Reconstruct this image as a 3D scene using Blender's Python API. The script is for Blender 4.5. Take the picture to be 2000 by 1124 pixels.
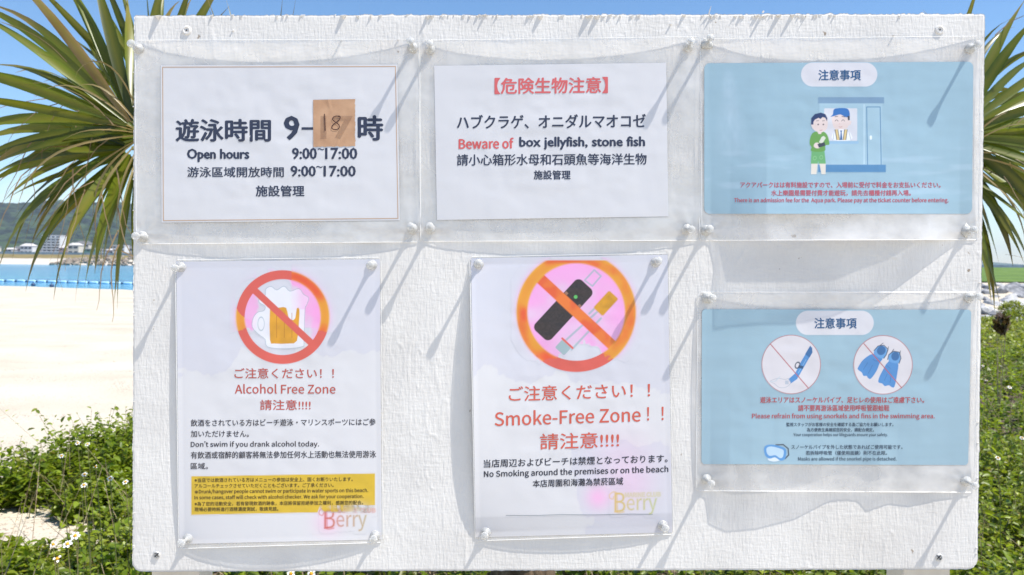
import bpy, math, json, random
import numpy as np
from mathutils import Vector, Matrix
R = math.radians
random.seed(7); rng = np.random.default_rng(11)
for o in list(bpy.data.objects): bpy.data.objects.remove(o)
sc = bpy.context.scene; COL = sc.collection

# ------------------------------------------------------------------ camera, sky, sun, exposure
CAMZ = 1.10; FPX = 1540.0; PITCH = R(1.92); ROLL = R(0.63); DB = 0.83
cd = bpy.data.cameras.new('camera'); cam = bpy.data.objects.new('camera', cd); COL.objects.link(cam)
cd.sensor_width = 36; cd.lens = FPX / 2000 * 36; cd.clip_start = 0.05; cd.clip_end = 12000
_f = Vector((0, math.cos(PITCH), -math.sin(PITCH))); _r0 = Vector((1, 0, 0)); _u0 = _r0.cross(_f)
_r = _r0 * math.cos(ROLL) + _u0 * math.sin(ROLL); _u = _r.cross(_f)
M = Matrix((_r, _u, -_f)).transposed().to_4x4(); M.translation = Vector((0, 0, CAMZ)); cam.matrix_world = M
cd.dof.use_dof = True; cd.dof.focus_distance = DB; cd.dof.aperture_fstop = 17
sc.camera = cam
SUN = Vector((0.453, -0.150, 0.873)).normalized()
w = bpy.data.worlds.new('World'); sc.world = w; w.use_nodes = True
nt = w.node_tree; nt.nodes.clear(); L = nt.links
out = nt.nodes.new('ShaderNodeOutputWorld'); bg = nt.nodes.new('ShaderNodeBackground'); bg.inputs[1].default_value = 0.115
sky = nt.nodes.new('ShaderNodeTexSky'); sky.sky_type = 'NISHITA'; sky.sun_disc = False
sky.sun_elevation = math.asin(SUN.z); sky.sun_rotation = math.atan2(SUN.x, SUN.y); sky.air_density = 1.0; sky.dust_density = 0.15; sky.ozone_density = 4.0
# soft low cumulus and thin streaks, by direction
tc = nt.nodes.new('ShaderNodeTexCoord'); sep = nt.nodes.new('ShaderNodeSeparateXYZ'); L.new(tc.outputs['Generated'], sep.inputs[0])
mp = nt.nodes.new('ShaderNodeMapping'); mp.inputs['Scale'].default_value = (3.2, 3.2, 9.0); mp.inputs['Location'].default_value = (2.35, 0.4, 0.12); L.new(tc.outputs['Generated'], mp.inputs[0])
nz = nt.nodes.new('ShaderNodeTexNoise'); nz.inputs['Scale'].default_value = 1.0; nz.inputs['Detail'].default_value = 7; nz.inputs['Roughness'].default_value = .55; L.new(mp.outputs[0], nz.inputs['Vector'])
rp = nt.nodes.new('ShaderNodeValToRGB'); rp.color_ramp.elements[0].position = .52; rp.color_ramp.elements[1].position = .66; L.new(nz.outputs[0], rp.inputs[0])
hm = nt.nodes.new('ShaderNodeMapRange'); hm.inputs[1].default_value = .16; hm.inputs[2].default_value = .09; hm.inputs[3].default_value = 0; hm.inputs[4].default_value = .9; L.new(sep.outputs[2], hm.inputs[0])
mu = nt.nodes.new('ShaderNodeMath'); mu.operation = 'MULTIPLY'; L.new(rp.outputs[0], mu.inputs[0]); L.new(hm.outputs[0], mu.inputs[1])
hsn = nt.nodes.new('ShaderNodeHueSaturation'); hsn.inputs['Saturation'].default_value = 1.12; hsn.inputs['Value'].default_value = 1.1; L.new(sky.outputs[0], hsn.inputs['Color'])
mx = nt.nodes.new('ShaderNodeMix'); mx.data_type = 'RGBA'; L.new(mu.outputs[0], mx.inputs[0]); L.new(hsn.outputs[0], mx.inputs[6]); mx.inputs[7].default_value = (7.2, 7.2, 7.4, 1)
L.new(mx.outputs[2], bg.inputs[0]); L.new(bg.outputs[0], out.inputs[0])
sd = bpy.data.lights.new('sun', 'SUN'); sd.energy = 5.0; sd.angle = R(0.5); sd.color = (1, .95, .875)
so = bpy.data.objects.new('sun', sd); COL.objects.link(so); so.location = (3, -1, 6); so.rotation_euler = SUN.to_track_quat('Z', 'Y').to_euler()
sc.view_settings.view_transform = 'Standard'; sc.view_settings.look = 'None'; sc.view_settings.gamma = 1; sc.view_settings.use_curve_mapping = False
sc.view_settings.exposure = 0.50
sc.render.engine = 'CYCLES'; sc.cycles.max_bounces = 8; sc.cycles.transparent_max_bounces = 24; sc.cycles.caustics_refractive = False; sc.cycles.caustics_reflective = False
sc.cycles.use_denoising = True

# ------------------------------------------------------------------ helpers
CAM = np.array([0, 0, CAMZ]); RX = np.array(_r); UX = np.array(_u); FX = np.array(_f)
def ray(px, py):
    px = np.asarray(px, float); py = np.asarray(py, float)
    return FX + np.multiply.outer((px - 1000) / FPX, RX) + np.multiply.outer((562 - py) / FPX, UX)
def at(px, py, depth):          # point seen at a pixel at a given depth
    return CAM + ray(px, py) * (np.asarray(depth, float)[..., None] if np.ndim(depth) else depth)
def horizon(px): return 510.5 + (px - 1000) * math.tan(ROLL)
# the board's plane
_l = R(1.42); BN = np.array([0, -math.cos(_l), math.sin(_l)]); BC = CAM + FX * DB
def P(px, py, off=0.0):         # point on the board's front, 'off' metres out of it
    d = ray(px, py); off = np.asarray(off, float)
    t = ((BC - CAM) @ BN + off) / (d @ BN)
    return CAM + d * t[..., None]
PX = DB / FPX                   # metres per photo pixel on the board

def lin(c):
    c = np.asarray(c, float) / 255.0
    return np.where(c <= .04045, c / 12.92, ((c + .055) / 1.055) ** 2.4)
def base_of(o):
    v = Vector((0, 0, 0))
    while o is not None: v = v + o.location; o = o.parent
    return np.array(v)
def mesh(name, V, F, mat=None, parent=None, smooth=False, loc=None, color=None, mats=None, mi=None):
    """world-space verts -> one object, origin at loc (or the parent's own origin)"""
    V = np.asarray(V, float)
    o = bpy.data.objects.new(name, None) if False else None
    pb = base_of(parent) if parent is not None else np.zeros(3)
    lo = np.asarray(loc, float) if loc is not None else pb
    me = bpy.data.meshes.new(name)
    if isinstance(F, np.ndarray):
        n, k = F.shape
        me.vertices.add(len(V)); me.vertices.foreach_set('co', (V - lo).astype(np.float32).ravel())
        me.loops.add(n * k); me.loops.foreach_set('vertex_index', F.astype(np.int32).ravel())
        me.polygons.add(n); me.polygons.foreach_set('loop_start', np.arange(0, n * k, k, dtype=np.int32))
        me.update(calc_edges=True)
    else:
        me.from_pydata((V - lo).tolist(), [], F); me.update()
    if smooth: me.polygons.foreach_set('use_smooth', np.ones(len(me.polygons), bool))
    if mats:
        for m_ in mats: me.materials.append(m_)
        me.polygons.foreach_set('material_index', np.asarray(mi, np.int32))
    elif mat: me.materials.append(mat)
    if color is not None:
        a = me.color_attributes.new('print', 'FLOAT_COLOR', 'POINT')
        c = np.ones((len(V), 4), np.float32); c[:, :color.shape[1]] = color; a.data.foreach_set('color', c.ravel())
    o = bpy.data.objects.new(name, me); COL.objects.link(o)
    o.parent = parent; o.location = Vector(lo - pb)
    return o
def empty(name, loc):
    o = bpy.data.objects.new(name, None); COL.objects.link(o); o.location = Vector(loc); o.empty_display_size = .05; return o
def tag(o, label=None, cat=None, group=None, kind=None):
    if label: o['label'] = label
    if cat: o['category'] = cat
    if group: o['group'] = group
    if kind: o['kind'] = kind
    return o
class MB:
    def __init__(s): s.V = []; s.F = []; s.n = 0
    def add(s, V, F):
        s.V.append(np.asarray(V, float)); s.F += [tuple(int(i) + s.n for i in f) for f in F]; s.n += len(V); return s
    def box(s, c, h, rot=None):
        v = np.array([[x, y, z] for x in (-1, 1) for y in (-1, 1) for z in (-1, 1)], float) * np.asarray(h, float)
        if rot is not None: v = v @ np.array(rot).T
        return s.add(v + np.asarray(c, float), [(0, 1, 3, 2), (4, 6, 7, 5), (0, 4, 5, 1), (2, 3, 7, 6), (0, 2, 6, 4), (1, 5, 7, 3)])
    def lathe(s, prof, o, ax, n=20, seed=0):
        ax = np.asarray(ax, float); ax = ax / np.linalg.norm(ax)
        t = np.array([1, 0, 0]) if abs(ax[0]) < .9 else np.array([0, 1, 0]); a = np.cross(ax, t); a /= np.linalg.norm(a); b = np.cross(ax, a)
        V = []; F = []
        for r_, z_ in prof:
            for k in range(n):
                q = 2 * math.pi * k / n; V.append(np.asarray(o) + a * r_ * math.cos(q) + b * r_ * math.sin(q) + ax * z_)
        for i in range(len(prof) - 1):
            for k in range(n): F.append((i * n + k, i * n + (k + 1) % n, (i + 1) * n + (k + 1) % n, (i + 1) * n + k))
        F.append(tuple(range(n))[::-1]); F.append(tuple((len(prof) - 1) * n + k for k in range(n)))
        return s.add(V, F)
    def tube(s, pts, rad, n=6):
        pts = np.asarray(pts, float); V = []; F = []
        for i, p in enumerate(pts):
            d = pts[min(i + 1, len(pts) - 1)] - pts[max(i - 1, 0)]; d /= np.linalg.norm(d) + 1e-9
            t = np.array([0, 0, 1.]) if abs(d[2]) < .9 else np.array([1., 0, 0]); a = np.cross(d, t); a /= np.linalg.norm(a); b = np.cross(d, a)
            r_ = rad[i] if np.ndim(rad) else rad
            for k in range(n):
                q = 2 * math.pi * k / n; V.append(p + (a * math.cos(q) + b * math.sin(q)) * r_)
        for i in range(len(pts) - 1):
            for k in range(n): F.append((i * n + k, i * n + (k + 1) % n, (i + 1) * n + (k + 1) % n, (i + 1) * n + k))
        F.append(tuple(range(n))[::-1]); F.append(tuple((len(pts) - 1) * n + k for k in range(n)))
        return s.add(V, F)
    def build(s, name, mat, parent=None, **k): return mesh(name, np.concatenate(s.V), s.F, mat, parent, **k)

def vnoise(x, y, seed=0, oct=1, gain=.5):      # value noise, vectorised, about -1..1
    r_ = np.zeros(np.broadcast(x, y).shape); amp = 1; tot = 0
    tab = np.random.default_rng(seed).uniform(-1, 1, (256, 256))
    for o_ in range(oct):
        xs = x * 2 ** o_ + 17.3 * o_; ys = y * 2 ** o_ + 5.1 * o_
        xi = np.floor(xs).astype(int); yi = np.floor(ys).astype(int); fx = xs - xi; fy = ys - yi
        fx = fx * fx * (3 - 2 * fx); fy = fy * fy * (3 - 2 * fy); a = tab[xi & 255, yi & 255]; b = tab[(xi + 1) & 255, yi & 255]; c = tab[xi & 255, (yi + 1) & 255]; d = tab[(xi + 1) & 255, (yi + 1) & 255]
        r_ = r_ + amp * ((a * (1 - fx) + b * fx) * (1 - fy) + (c * (1 - fx) + d * fx) * fy); tot += amp; amp *= gain
    return r_ / tot
def sstep(a, b, x): t = np.clip((x - a) / (b - a), 0, 1); return t * t * (3 - 2 * t)
def grid_faces(nu, nv):         # nu*nv verts, v-major rows
    i = np.arange(nu - 1); j = np.arange(nv - 1); I, J = np.meshgrid(i, j); a = (J * nu + I).ravel()
    return np.stack([a, a + nu, a + nu + 1, a + 1], 1)

def mat(name, col=(.5, .5, .5), rough=.6, **kw):
    m = bpy.data.materials.new(name); m.use_nodes = True; t = m.node_tree; b = t.nodes['Principled BSDF']
    b.inputs['Base Color'].default_value = (*col, 1); b.inputs['Roughness'].default_value = rough
    for k, v in kw.items(): b.inputs[k.replace('_', ' ')].default_value = v
    return m
def nodes(m): t = m.node_tree; return t, t.nodes, t.links, t.nodes['Principled BSDF']
def noisy(m, c1, c2, scale=5, detail=5, lo=.35, hi=.65, bump=0, bscale=None, dist=.01, mapscale=(1, 1, 1), coord='Object'):
    t, N, K, b = nodes(m); tc = N.new('ShaderNodeTexCoord'); mp = N.new('ShaderNodeMapping'); mp.inputs['Scale'].default_value = mapscale; K.new(tc.outputs[coord], mp.inputs[0])
    n = N.new('ShaderNodeTexNoise'); n.inputs['Scale'].default_value = scale; n.inputs['Detail'].default_value = detail; K.new(mp.outputs[0], n.inputs['Vector'])
    r_ = N.new('ShaderNodeValToRGB'); r_.color_ramp.elements[0].position = lo; r_.color_ramp.elements[1].position = hi
    r_.color_ramp.elements[0].color = (*c1, 1); r_.color_ramp.elements[1].color = (*c2, 1); K.new(n.outputs[0], r_.inputs[0]); K.new(r_.outputs[0], b.inputs['Base Color'])
    if bump:
        n2 = N.new('ShaderNodeTexNoise'); n2.inputs['Scale'].default_value = bscale or scale * 4; n2.inputs['Detail'].default_value = 6; K.new(mp.outputs[0], n2.inputs['Vector'])
        bp = N.new('ShaderNodeBump'); bp.inputs['Strength'].default_value = bump; bp.inputs['Distance'].default_value = dist; K.new(n2.outputs[0], bp.inputs['Height']); K.new(bp.outputs[0], b.inputs['Normal'])
    return m
# ------------------------------------------------------------------ the ground, beach and sea
SEA = -1.2
def shore_s(x, y):              # metres inland from the waterline
    n = np.array([-0.36, -0.933]); d = (x + 38) * n[0] + (y - 58) * n[1]
    return d + 1.5 * vnoise(x * .05, y * .05, 3, 2)
def terrain(x, y):
    s = shore_s(x, y); zb = np.where(s > 0, SEA + 1.2 * sstep(-12, 48, s) * 1.06 - .06, SEA + s * .05)
    zb = np.clip(zb, -3, 0)
    rt = sstep(2, 6, x + .08 * y)                           # the right side is land: bank and lawn
    zr = np.where(y < 15.6, 0, .70 * sstep(15.6, 20.2, y)) + .0042 * np.clip(y - 20, 0, 62) - .08 * np.clip(y - 90, 0, 40)
    z = zb * (1 - rt) + zr * rt
    z = z + .035 * vnoise(x * .8, y * .8, 5, 3) * sstep(.5, 2, np.hypot(x, y - 0)) * (1 - sstep(40, 60, y))
    return z
def axis(lo, hi, near, step, grow):
    a = [near]; s = step
    while a[-1] < hi: a.append(a[-1] + s); s = s * grow
    b = [near]; s = step
    while b[-1] > lo: b.append(b[-1] - s); s = s * grow
    return np.array(sorted(set(b + a)))
gx = axis(-260, 260, 0, .12, 1.022); gy = axis(-120, 150, 3, .12, 1.022)
GX, GY = np.meshgrid(gx, gy); GZ = terrain(GX, GY)
m_sand = noisy(mat('sand', rough=.95), (.49, .43, .335), (.60, .535, .435), scale=.9, detail=8, lo=.3, hi=.7, bump=.6, bscale=22, dist=.02)
t, N, K, b = nodes(m_sand)      # shell grit and dark litter specks
ramp = [n for n in N if n.type == 'VALTORGB'][0]; tc = [n for n in N if n.type == 'TEX_COORD'][0]
v = N.new('ShaderNodeTexVoronoi'); v.inputs['Scale'].default_value = 38; K.new(tc.outputs['Object'], v.inputs['Vector'])
n3 = N.new('ShaderNodeTexNoise'); n3.inputs['Scale'].default_value = 1.7; n3.inputs['Detail'].default_value = 4; K.new(tc.outputs['Object'], n3.inputs['Vector'])
ad = N.new('ShaderNodeMath'); ad.operation = 'MULTIPLY_ADD'; ad.inputs[1].default_value = -.9; ad.inputs[2].default_value = .62; K.new(n3.outputs[0], ad.inputs[0])
lt = N.new('ShaderNodeMath'); lt.operation = 'LESS_THAN'; K.new(v.outputs['Distance'], lt.inputs[0]); K.new(ad.outputs[0], lt.inputs[1])
mxn = N.new('ShaderNodeMix'); mxn.data_type = 'RGBA'; K.new(lt.outputs[0], mxn.inputs[0]); K.new(ramp.outputs[0], mxn.inputs[6]); mxn.inputs[7].default_value = (.30, .235, .175, 1); K.new(mxn.outputs[2], b.inputs['Base Color'])
tag(mesh('sand_beach', np.stack([GX, GY, GZ], -1).reshape(-1, 3), grid_faces(len(gx), len(gy)), m_sand, smooth=True), kind='structure')
m_sea = mat('sea_water', (.016, .20, .36), .12, Specular_IOR_Level=.5)
t, N, K, b = nodes(m_sea)
tc = N.new('ShaderNodeTexCoord'); mp = N.new('ShaderNodeMapping'); mp.inputs['Scale'].default_value = (.5, 1.6, 1); K.new(tc.outputs['Object'], mp.inputs[0])
n = N.new('ShaderNodeTexNoise'); n.inputs['Scale'].default_value = 1.3; n.inputs['Detail'].default_value = 6; K.new(mp.outputs[0], n.inputs['Vector'])
bp = N.new('ShaderNodeBump'); bp.inputs['Strength'].default_value = .5; bp.inputs['Distance'].default_value = .2; K.new(n.outputs[0], bp.inputs['Height']); K.new(bp.outputs[0], b.inputs['Normal'])
n2 = N.new('ShaderNodeTexNoise'); n2.inputs['Scale'].default_value = .06; n2.inputs['Detail'].default_value = 5; K.new(mp.outputs[0], n2.inputs['Vector'])
rr = N.new('ShaderNodeValToRGB'); rr.color_ramp.elements[0].position = .4; rr.color_ramp.elements[1].position = .62; rr.color_ramp.elements[0].color = (.02, .20, .40, 1); rr.color_ramp.elements[1].color = (.045, .34, .50, 1)
K.new(n2.outputs[0], rr.inputs[0]); K.new(rr.outputs[0], b.inputs['Base Color'])
sx = axis(-5200, 5200, 0, 60, 1.12); sy = axis(-5200, 6500, 0, 60, 1.12); SX, SY = np.meshgrid(sx, sy)
tag(mesh('sea', np.stack([SX, SY, np.full_like(SX, SEA)], -1).reshape(-1, 3), grid_faces(len(sx), len(sy)), m_sea), kind='structure')
# lawn on the bank, and the path of bank edge
m_lawn = noisy(mat('lawn', rough=.9), (.07, .135, .012), (.12, .20, .022), scale=.7, detail=8, bump=.8, bscale=9, dist=.06)
ly = axis(20, 92, 20, .5, 1.05); lx = np.linspace(3, 110, 90); LX, LY = np.meshgrid(lx, ly); LZ = terrain(LX, LY) + .03 + .02 * vnoise(LX * 2, LY * 2, 9, 3)
LY = np.where(LY <= 20.01, LY + .22 * vnoise(LX * 1.3, LX * 0, 8, 3), LY)
tag(mesh('lawn', np.stack([LX, LY, LZ], -1).reshape(-1, 3), grid_faces(len(lx), len(ly)), m_lawn, smooth=True), kind='structure')

# ------------------------------------------------------------------ wooded hills
def hills(name, xs, ys, hf, m):
    X, Y = np.meshgrid(xs, ys); Z = hf(X, Y)
    return tag(mesh(name, np.stack([X, Y, Z], -1).reshape(-1, 3), grid_faces(len(xs), len(ys)), m, smooth=True), kind='structure')
def crowns(x, y, s, seed):      # rounded tree-crown bumps (worley)
    xs = x / s; ys = y / s; xi = np.floor(xs); yi = np.floor(ys); best = np.full(x.shape, 9.); r1 = np.random.default_rng(seed).uniform(0, 1, (64, 64, 3)); hh = np.zeros(x.shape)
    for dx in (-1, 0, 1):
        for dy in (-1, 0, 1):
            q = r1[(xi + dx).astype(int) & 63, (yi + dy).astype(int) & 63]
            d = np.hypot(xi + dx + q[..., 0] - xs, yi + dy + q[..., 1] - ys); k = d < best; best = np.where(k, d, best); hh = np.where(k, q[..., 2], hh)
    return np.sqrt(np.clip(1 - best ** 2, 0, 1)) * (.6 + .4 * hh)
def hill_h(x, y):
    u = x / y
    ridge = 84 - 10 * np.abs(u + .56) * 10 * .3 - 70 * sstep(-.5, -.25, u) + 7 * vnoise(x * .004, y * .004, 21, 3) * 1.3
    prof = sstep(930, 1560, y) * (1 - sstep(1750, 2300, y) * .6)
    return -1 + ridge * prof * sstep(-2.2, -1.2, u) * (1 - .8 * sstep(-.28, .1, u)) + 14 * vnoise(x * .012, y * .012, 22, 3) * prof + crowns(x, y, 19, 4) * 15 * sstep(930, 990, y) + crowns(x, y, 8, 6) * 7 * sstep(930, 990, y)
m_wood = noisy(mat('hill_wood', rough=.95), (.004, .014, .012), (.036, .066, .028), scale=.045, detail=14, lo=.42, hi=.6)
hills('wooded_hill', np.concatenate([np.arange(-1900, -1250, 14), np.arange(-1250, -350, 3.2), np.arange(-350, 500, 12)]), np.concatenate([np.arange(925, 1700, 3.4), np.arange(1700, 2300, 20)]), hill_h, m_wood)
hills('distant_hill', np.arange(900, 4500, 30), np.arange(3600, 4400, 60), lambda x, y: -1.2 + np.clip(30 * sstep(1400, 1900, x) * (1 - sstep(2250, 2750, x)) * sstep(3600, 3900, y) * (1 + .3 * vnoise(x * .004, y * .004, 3, 3)), 0, 99), noisy(mat('far_hill', rough=.95), (.05, .09, .06), (.06, .10, .07), scale=.01))

# ------------------------------------------------------------------ far shore: spit, breakwater, seawall, town
m_dry = noisy(mat('dry_grass', rough=.95), (.16, .12, .04), (.24, .19, .07), scale=.4)
m_rockw = noisy(mat('breakwater_stone', rough=.9), (.16, .13, .105), (.34, .28, .22), scale=.5)
m_pale = noisy(mat('pale_sand', rough=.95), (.52, .46, .37), (.6, .53, .44), scale=.3)
def spit_h(x, y): return -1.6 + 1.9 * sstep(205, 232, y + (x + 120) * .02) * (1 - sstep(-92, -84, x)) + .1 * vnoise(x * .1, y * .1, 4, 2)
X, Y = np.meshgrid(np.arange(-330, -80, 3.), np.arange(200, 330, 2.5)); tag(mesh('sand_spit', np.stack([X, Y, spit_h(X, Y)], -1).reshape(-1, 3), grid_faces(X.shape[1], X.shape[0]), m_pale, smooth=True), kind='structure')
X, Y = np.meshgrid(np.arange(-330, -98, 2.5), np.arange(236, 270, 2.)); Z = spit_h(X, Y) + .1 + 1.1 * sstep(236, 250, Y) + .25 * vnoise(X * .3, Y * .3, 7, 3)
tag(mesh('dune_grass', np.stack([X, Y, Z], -1).reshape(-1, 3), grid_faces(X.shape[1], X.shape[0]), m_dry, smooth=True), kind='structure')
def rock_shape(seed, n=2):
    import bmesh
    bm = bmesh.new(); bmesh.ops.create_icosphere(bm, subdivisions=n, radius=1); r_ = random.Random(seed)
    pl = [(Vector((r_.gauss(0, 1), r_.gauss(0, 1), r_.gauss(0, 1))).normalized(), r_.uniform(.45, .8)) for _ in range(9)]
    for v_ in bm.verts:
        for nn, d in pl:
            k = v_.co.dot(nn) - d
            if k > 0: v_.co -= nn * k * .92
    V = np.array([v_.co[:] for v_ in bm.verts]); F = [tuple(v_.index for v_ in f.verts) for f in bm.faces]; bm.free(); return V, F
shapes = [rock_shape(s, 1) for s in range(6)]
mb = MB(); rr = random.Random(5)
for i in range(420):
    x = -119 + 80 * rr.random() ** 1.3; t_ = rr.uniform(0, 1); y = 205 + 9 * t_ + (x + 84) * .05; s = rr.uniform(.45, 1.0)
    V, F = shapes[i % 6]; a = rr.uniform(0, 6.28); c_, s_ = math.cos(a), math.sin(a)
    end = min(1, (-28 - x) / 14)
    mb.add((V * np.array([s, s * .8, s * .65])) @ np.array([[c_, s_, 0], [-s_, c_, 0], [0, 0, 1]]) + [x, y, SEA + .2 + t_ * 2.3 * end * min(1, .6 + (x + 119) / 20)], F)
tag(mb.build('breakwater_stones', m_rockw), kind='stuff')
m_wallg = noisy(mat('seawall_concrete', rough=.9), (.20, .19, .18), (.30, .285, .27), scale=.3)
tag(MB().box((-150, 560, 1.6), (420, 3, 2.2)).build('seawall', m_wallg), 'long grey concrete seawall in front of the town below the hill', 'seawall')
tag(MB().box((-260, 760, 1.0), (900, 170, 1.3)).build('town_ground', m_wallg), kind='structure')
paints = [noisy(mat('wall_paint_%s' % c, rough=.85), tuple(np.array(a) * .85), a, scale=.2) for c, a in (('cream', (.62, .58, .48)), ('white', (.68, .68, .66)), ('grey', (.36, .36, .36)), ('teal', (.14, .32, .26)), ('pink', (.5, .36, .34)))]
m_win = mat('dark_window', (.03, .035, .045), .2); m_roof = noisy(mat('roof_tile_grey', rough=.8), (.10, .10, .11), (.17, .165, .16), scale=.6); m_roofp = mat('roof_pale', (.55, .52, .5), .8)
def house(cx, cy, w_, d_, h_, floors, pm, gable, label, cat='house'):
    z0 = 2.2; e = empty('house' if cat == 'house' else 'apartment_building', (cx, cy, z0)); tag(e, label, cat, 'buildings of the far town')
    MB().box((cx, cy, z0 + h_ / 2), (w_ / 2, d_ / 2, h_ / 2)).build('wall', pm, e)
    if gable:
        V = [(cx - w_ / 2 - .5, cy - d_ / 2 - .5, z0 + h_), (cx + w_ / 2 + .5, cy - d_ / 2 - .5, z0 + h_), (cx + w_ / 2 + .5, cy + d_ / 2 + .5, z0 + h_), (cx - w_ / 2 - .5, cy + d_ / 2 + .5, z0 + h_), (cx - w_ * .3, cy, z0 + h_ + w_ * .22), (cx + w_ * .3, cy, z0 + h_ + w_ * .22)]
        mesh('roof', V, [(0, 1, 5, 4), (1, 2, 5), (2, 3, 4, 5), (3, 0, 4), (3, 2, 1, 0)], m_roof if gable == 1 else m_roofp, e)
    else: MB().box((cx, cy, z0 + h_ + .3), (w_ / 2 + .25, d_ / 2 + .25, .3)).build('roof', m_roofp, e)
    fh = h_ / floors; nwin = max(2, int(w_ / 3.2)); me_w = None
    for f in range(floors):
        if cat != 'house': MB().box((cx, cy - d_ / 2 - .75, z0 + fh * f + .35), (w_ / 2 - .2, .75, .4)).build('balcony', paints[1], e)
        for k in range(nwin):
            wx = cx - w_ / 2 + w_ * (k + .5) / nwin
            if me_w is None:
                o = MB().box((wx, cy - d_ / 2 - .03, z0 + fh * (f + .55)), (w_ / nwin * .3, .08, fh * .2)).build('window', m_win, e, loc=(wx, cy - d_ / 2, z0 + fh * (f + .55))); me_w = o
            else:
                o = me_w.copy(); COL.objects.link(o); o.parent = e; o.location = Vector((wx - cx, -d_ / 2, fh * (f + .55)))
def town(px, depth): return (px - 1000) / FPX * depth
x0 = town(94, 680); house(x0, 690, 15.5, 11, 16.5, 7, paints[1], 0, 'tall white apartment block with balcony bands at the foot of the hill', 'apartment block')
rows = [(12, 6, 4, 2, 2, 2, 'low pale roofed house at the far left of the town'), (30, 9, 5, 2, 4, 1, 'pink walled house with grey roof left of the apartment block'), (48, 10, 7, 2, 1, 2, 'two storey white house left of the tall block'), (63, 6, 4.5, 1, 2, 1, 'small grey house close to the left of the tall block'),
        (124, 10, 6, 2, 4, 2, 'pink house behind the widest palm leaf'), (140, 9, 8, 2, 0, 2, 'cream house with pale roof right of the palm leaf'), (156, 13, 9.5, 3, 0, 1, 'three storey cream house with pitched roof, tallest right of the white block'), (170, 12, 5, 2, 3, 0, 'flat teal building below the cream house'),
        (196, 9, 5, 2, 1, 0, 'flat white building behind the hanging leaf tips'), (212, 6, 4.5, 1, 4, 2, 'small pink house right of the flat white building'), (229, 10, 8, 3, 1, 0, 'three storey white building near the board edge'), (248, 9, 6.5, 2, 0, 1, 'cream house beside the left edge of the board'), (275, 12, 7, 2, 2, 1, 'grey house hidden behind the left edge of the board'), (-25, 10, 6, 2, 0, 1, 'cream house beyond the left border of the photo')]
for i, (px, w_, h_, fl, pm, gb, lb) in enumerate(rows):
    dep = 640 + (i * 37 % 60); house(town(px, dep), dep + 6, w_, 8, h_, fl, paints[pm], gb, lb)
mb = MB(); rr = random.Random(2)
# floating buoy line
m_buoy = mat('buoy_foam', (.42, .68, .84), .45); m_fl = mat('float_navy', (.02, .05, .12), .5)
A = at(0, 551, 70.0); B = at(258, 557, 66.5); A[2] = B[2] = SEA + .03; d = (B - A); Ld = np.linalg.norm(d); d /= Ld
tm = MB(); tm.lathe([(0, -.45), (.07, -.44), (.10, -.36), (.10, .36), (.07, .44), (0, .45)], (0, 0, 0), d, 8); tv = np.concatenate(tm.V)
nb = int(Ld / 1.12) + 8; first = None
e = tag(empty('buoy_line', A), 'line of pale blue float tubes across the swimming water', 'buoy line')
for i in range(-4, nb):
    p = A + d * (i * 1.12) + np.array([0, .12 * math.sin(i * .5), .02])
    if first is None: first = mesh('float_tube', tv * [1.0, 1.35, 1.35] + p, tm.F, m_buoy, e, smooth=True, loc=p)
    else: o = first.copy(); COL.objects.link(o); o.parent = e; o.location = Vector(p - A)
    q = p + d * .56
    if i == -4: kn = MB().lathe([(0, -.1), (.07, -.08), (.09, 0), (.07, .08), (0, .1)], q, d, 8).build('connector', m_fl, e, loc=q)
    else: o = kn.copy(); COL.objects.link(o); o.parent = e; o.location = Vector(q - A)
for k, (px, py, lb) in enumerate(((65, 559, 'dark round float bobbing left of the widest palm tip'), (101, 561, 'dark round float bobbing right of the widest palm tip'))):
    p = at(px, py, 2.3 / ((py - horizon(px)) / FPX) * 1.0); p[2] = SEA + .08
    e = tag(empty('marker_float', p), lb, 'float', 'dark floats near the beach'); MB().lathe([(0, -.12), (.12, -.09), (.17, 0), (.12, .1), (.03, .14), (.03, .2), (0, .21)], p, (0, 0, 1), 12).build('buoy_body', m_fl, e, smooth=True)
    MB().lathe([(.03, .2), (.05, .22), (.05, .25), (0, .26)], p, (0, 0, 1), 8).build('top_ring', m_fl, e)

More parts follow.
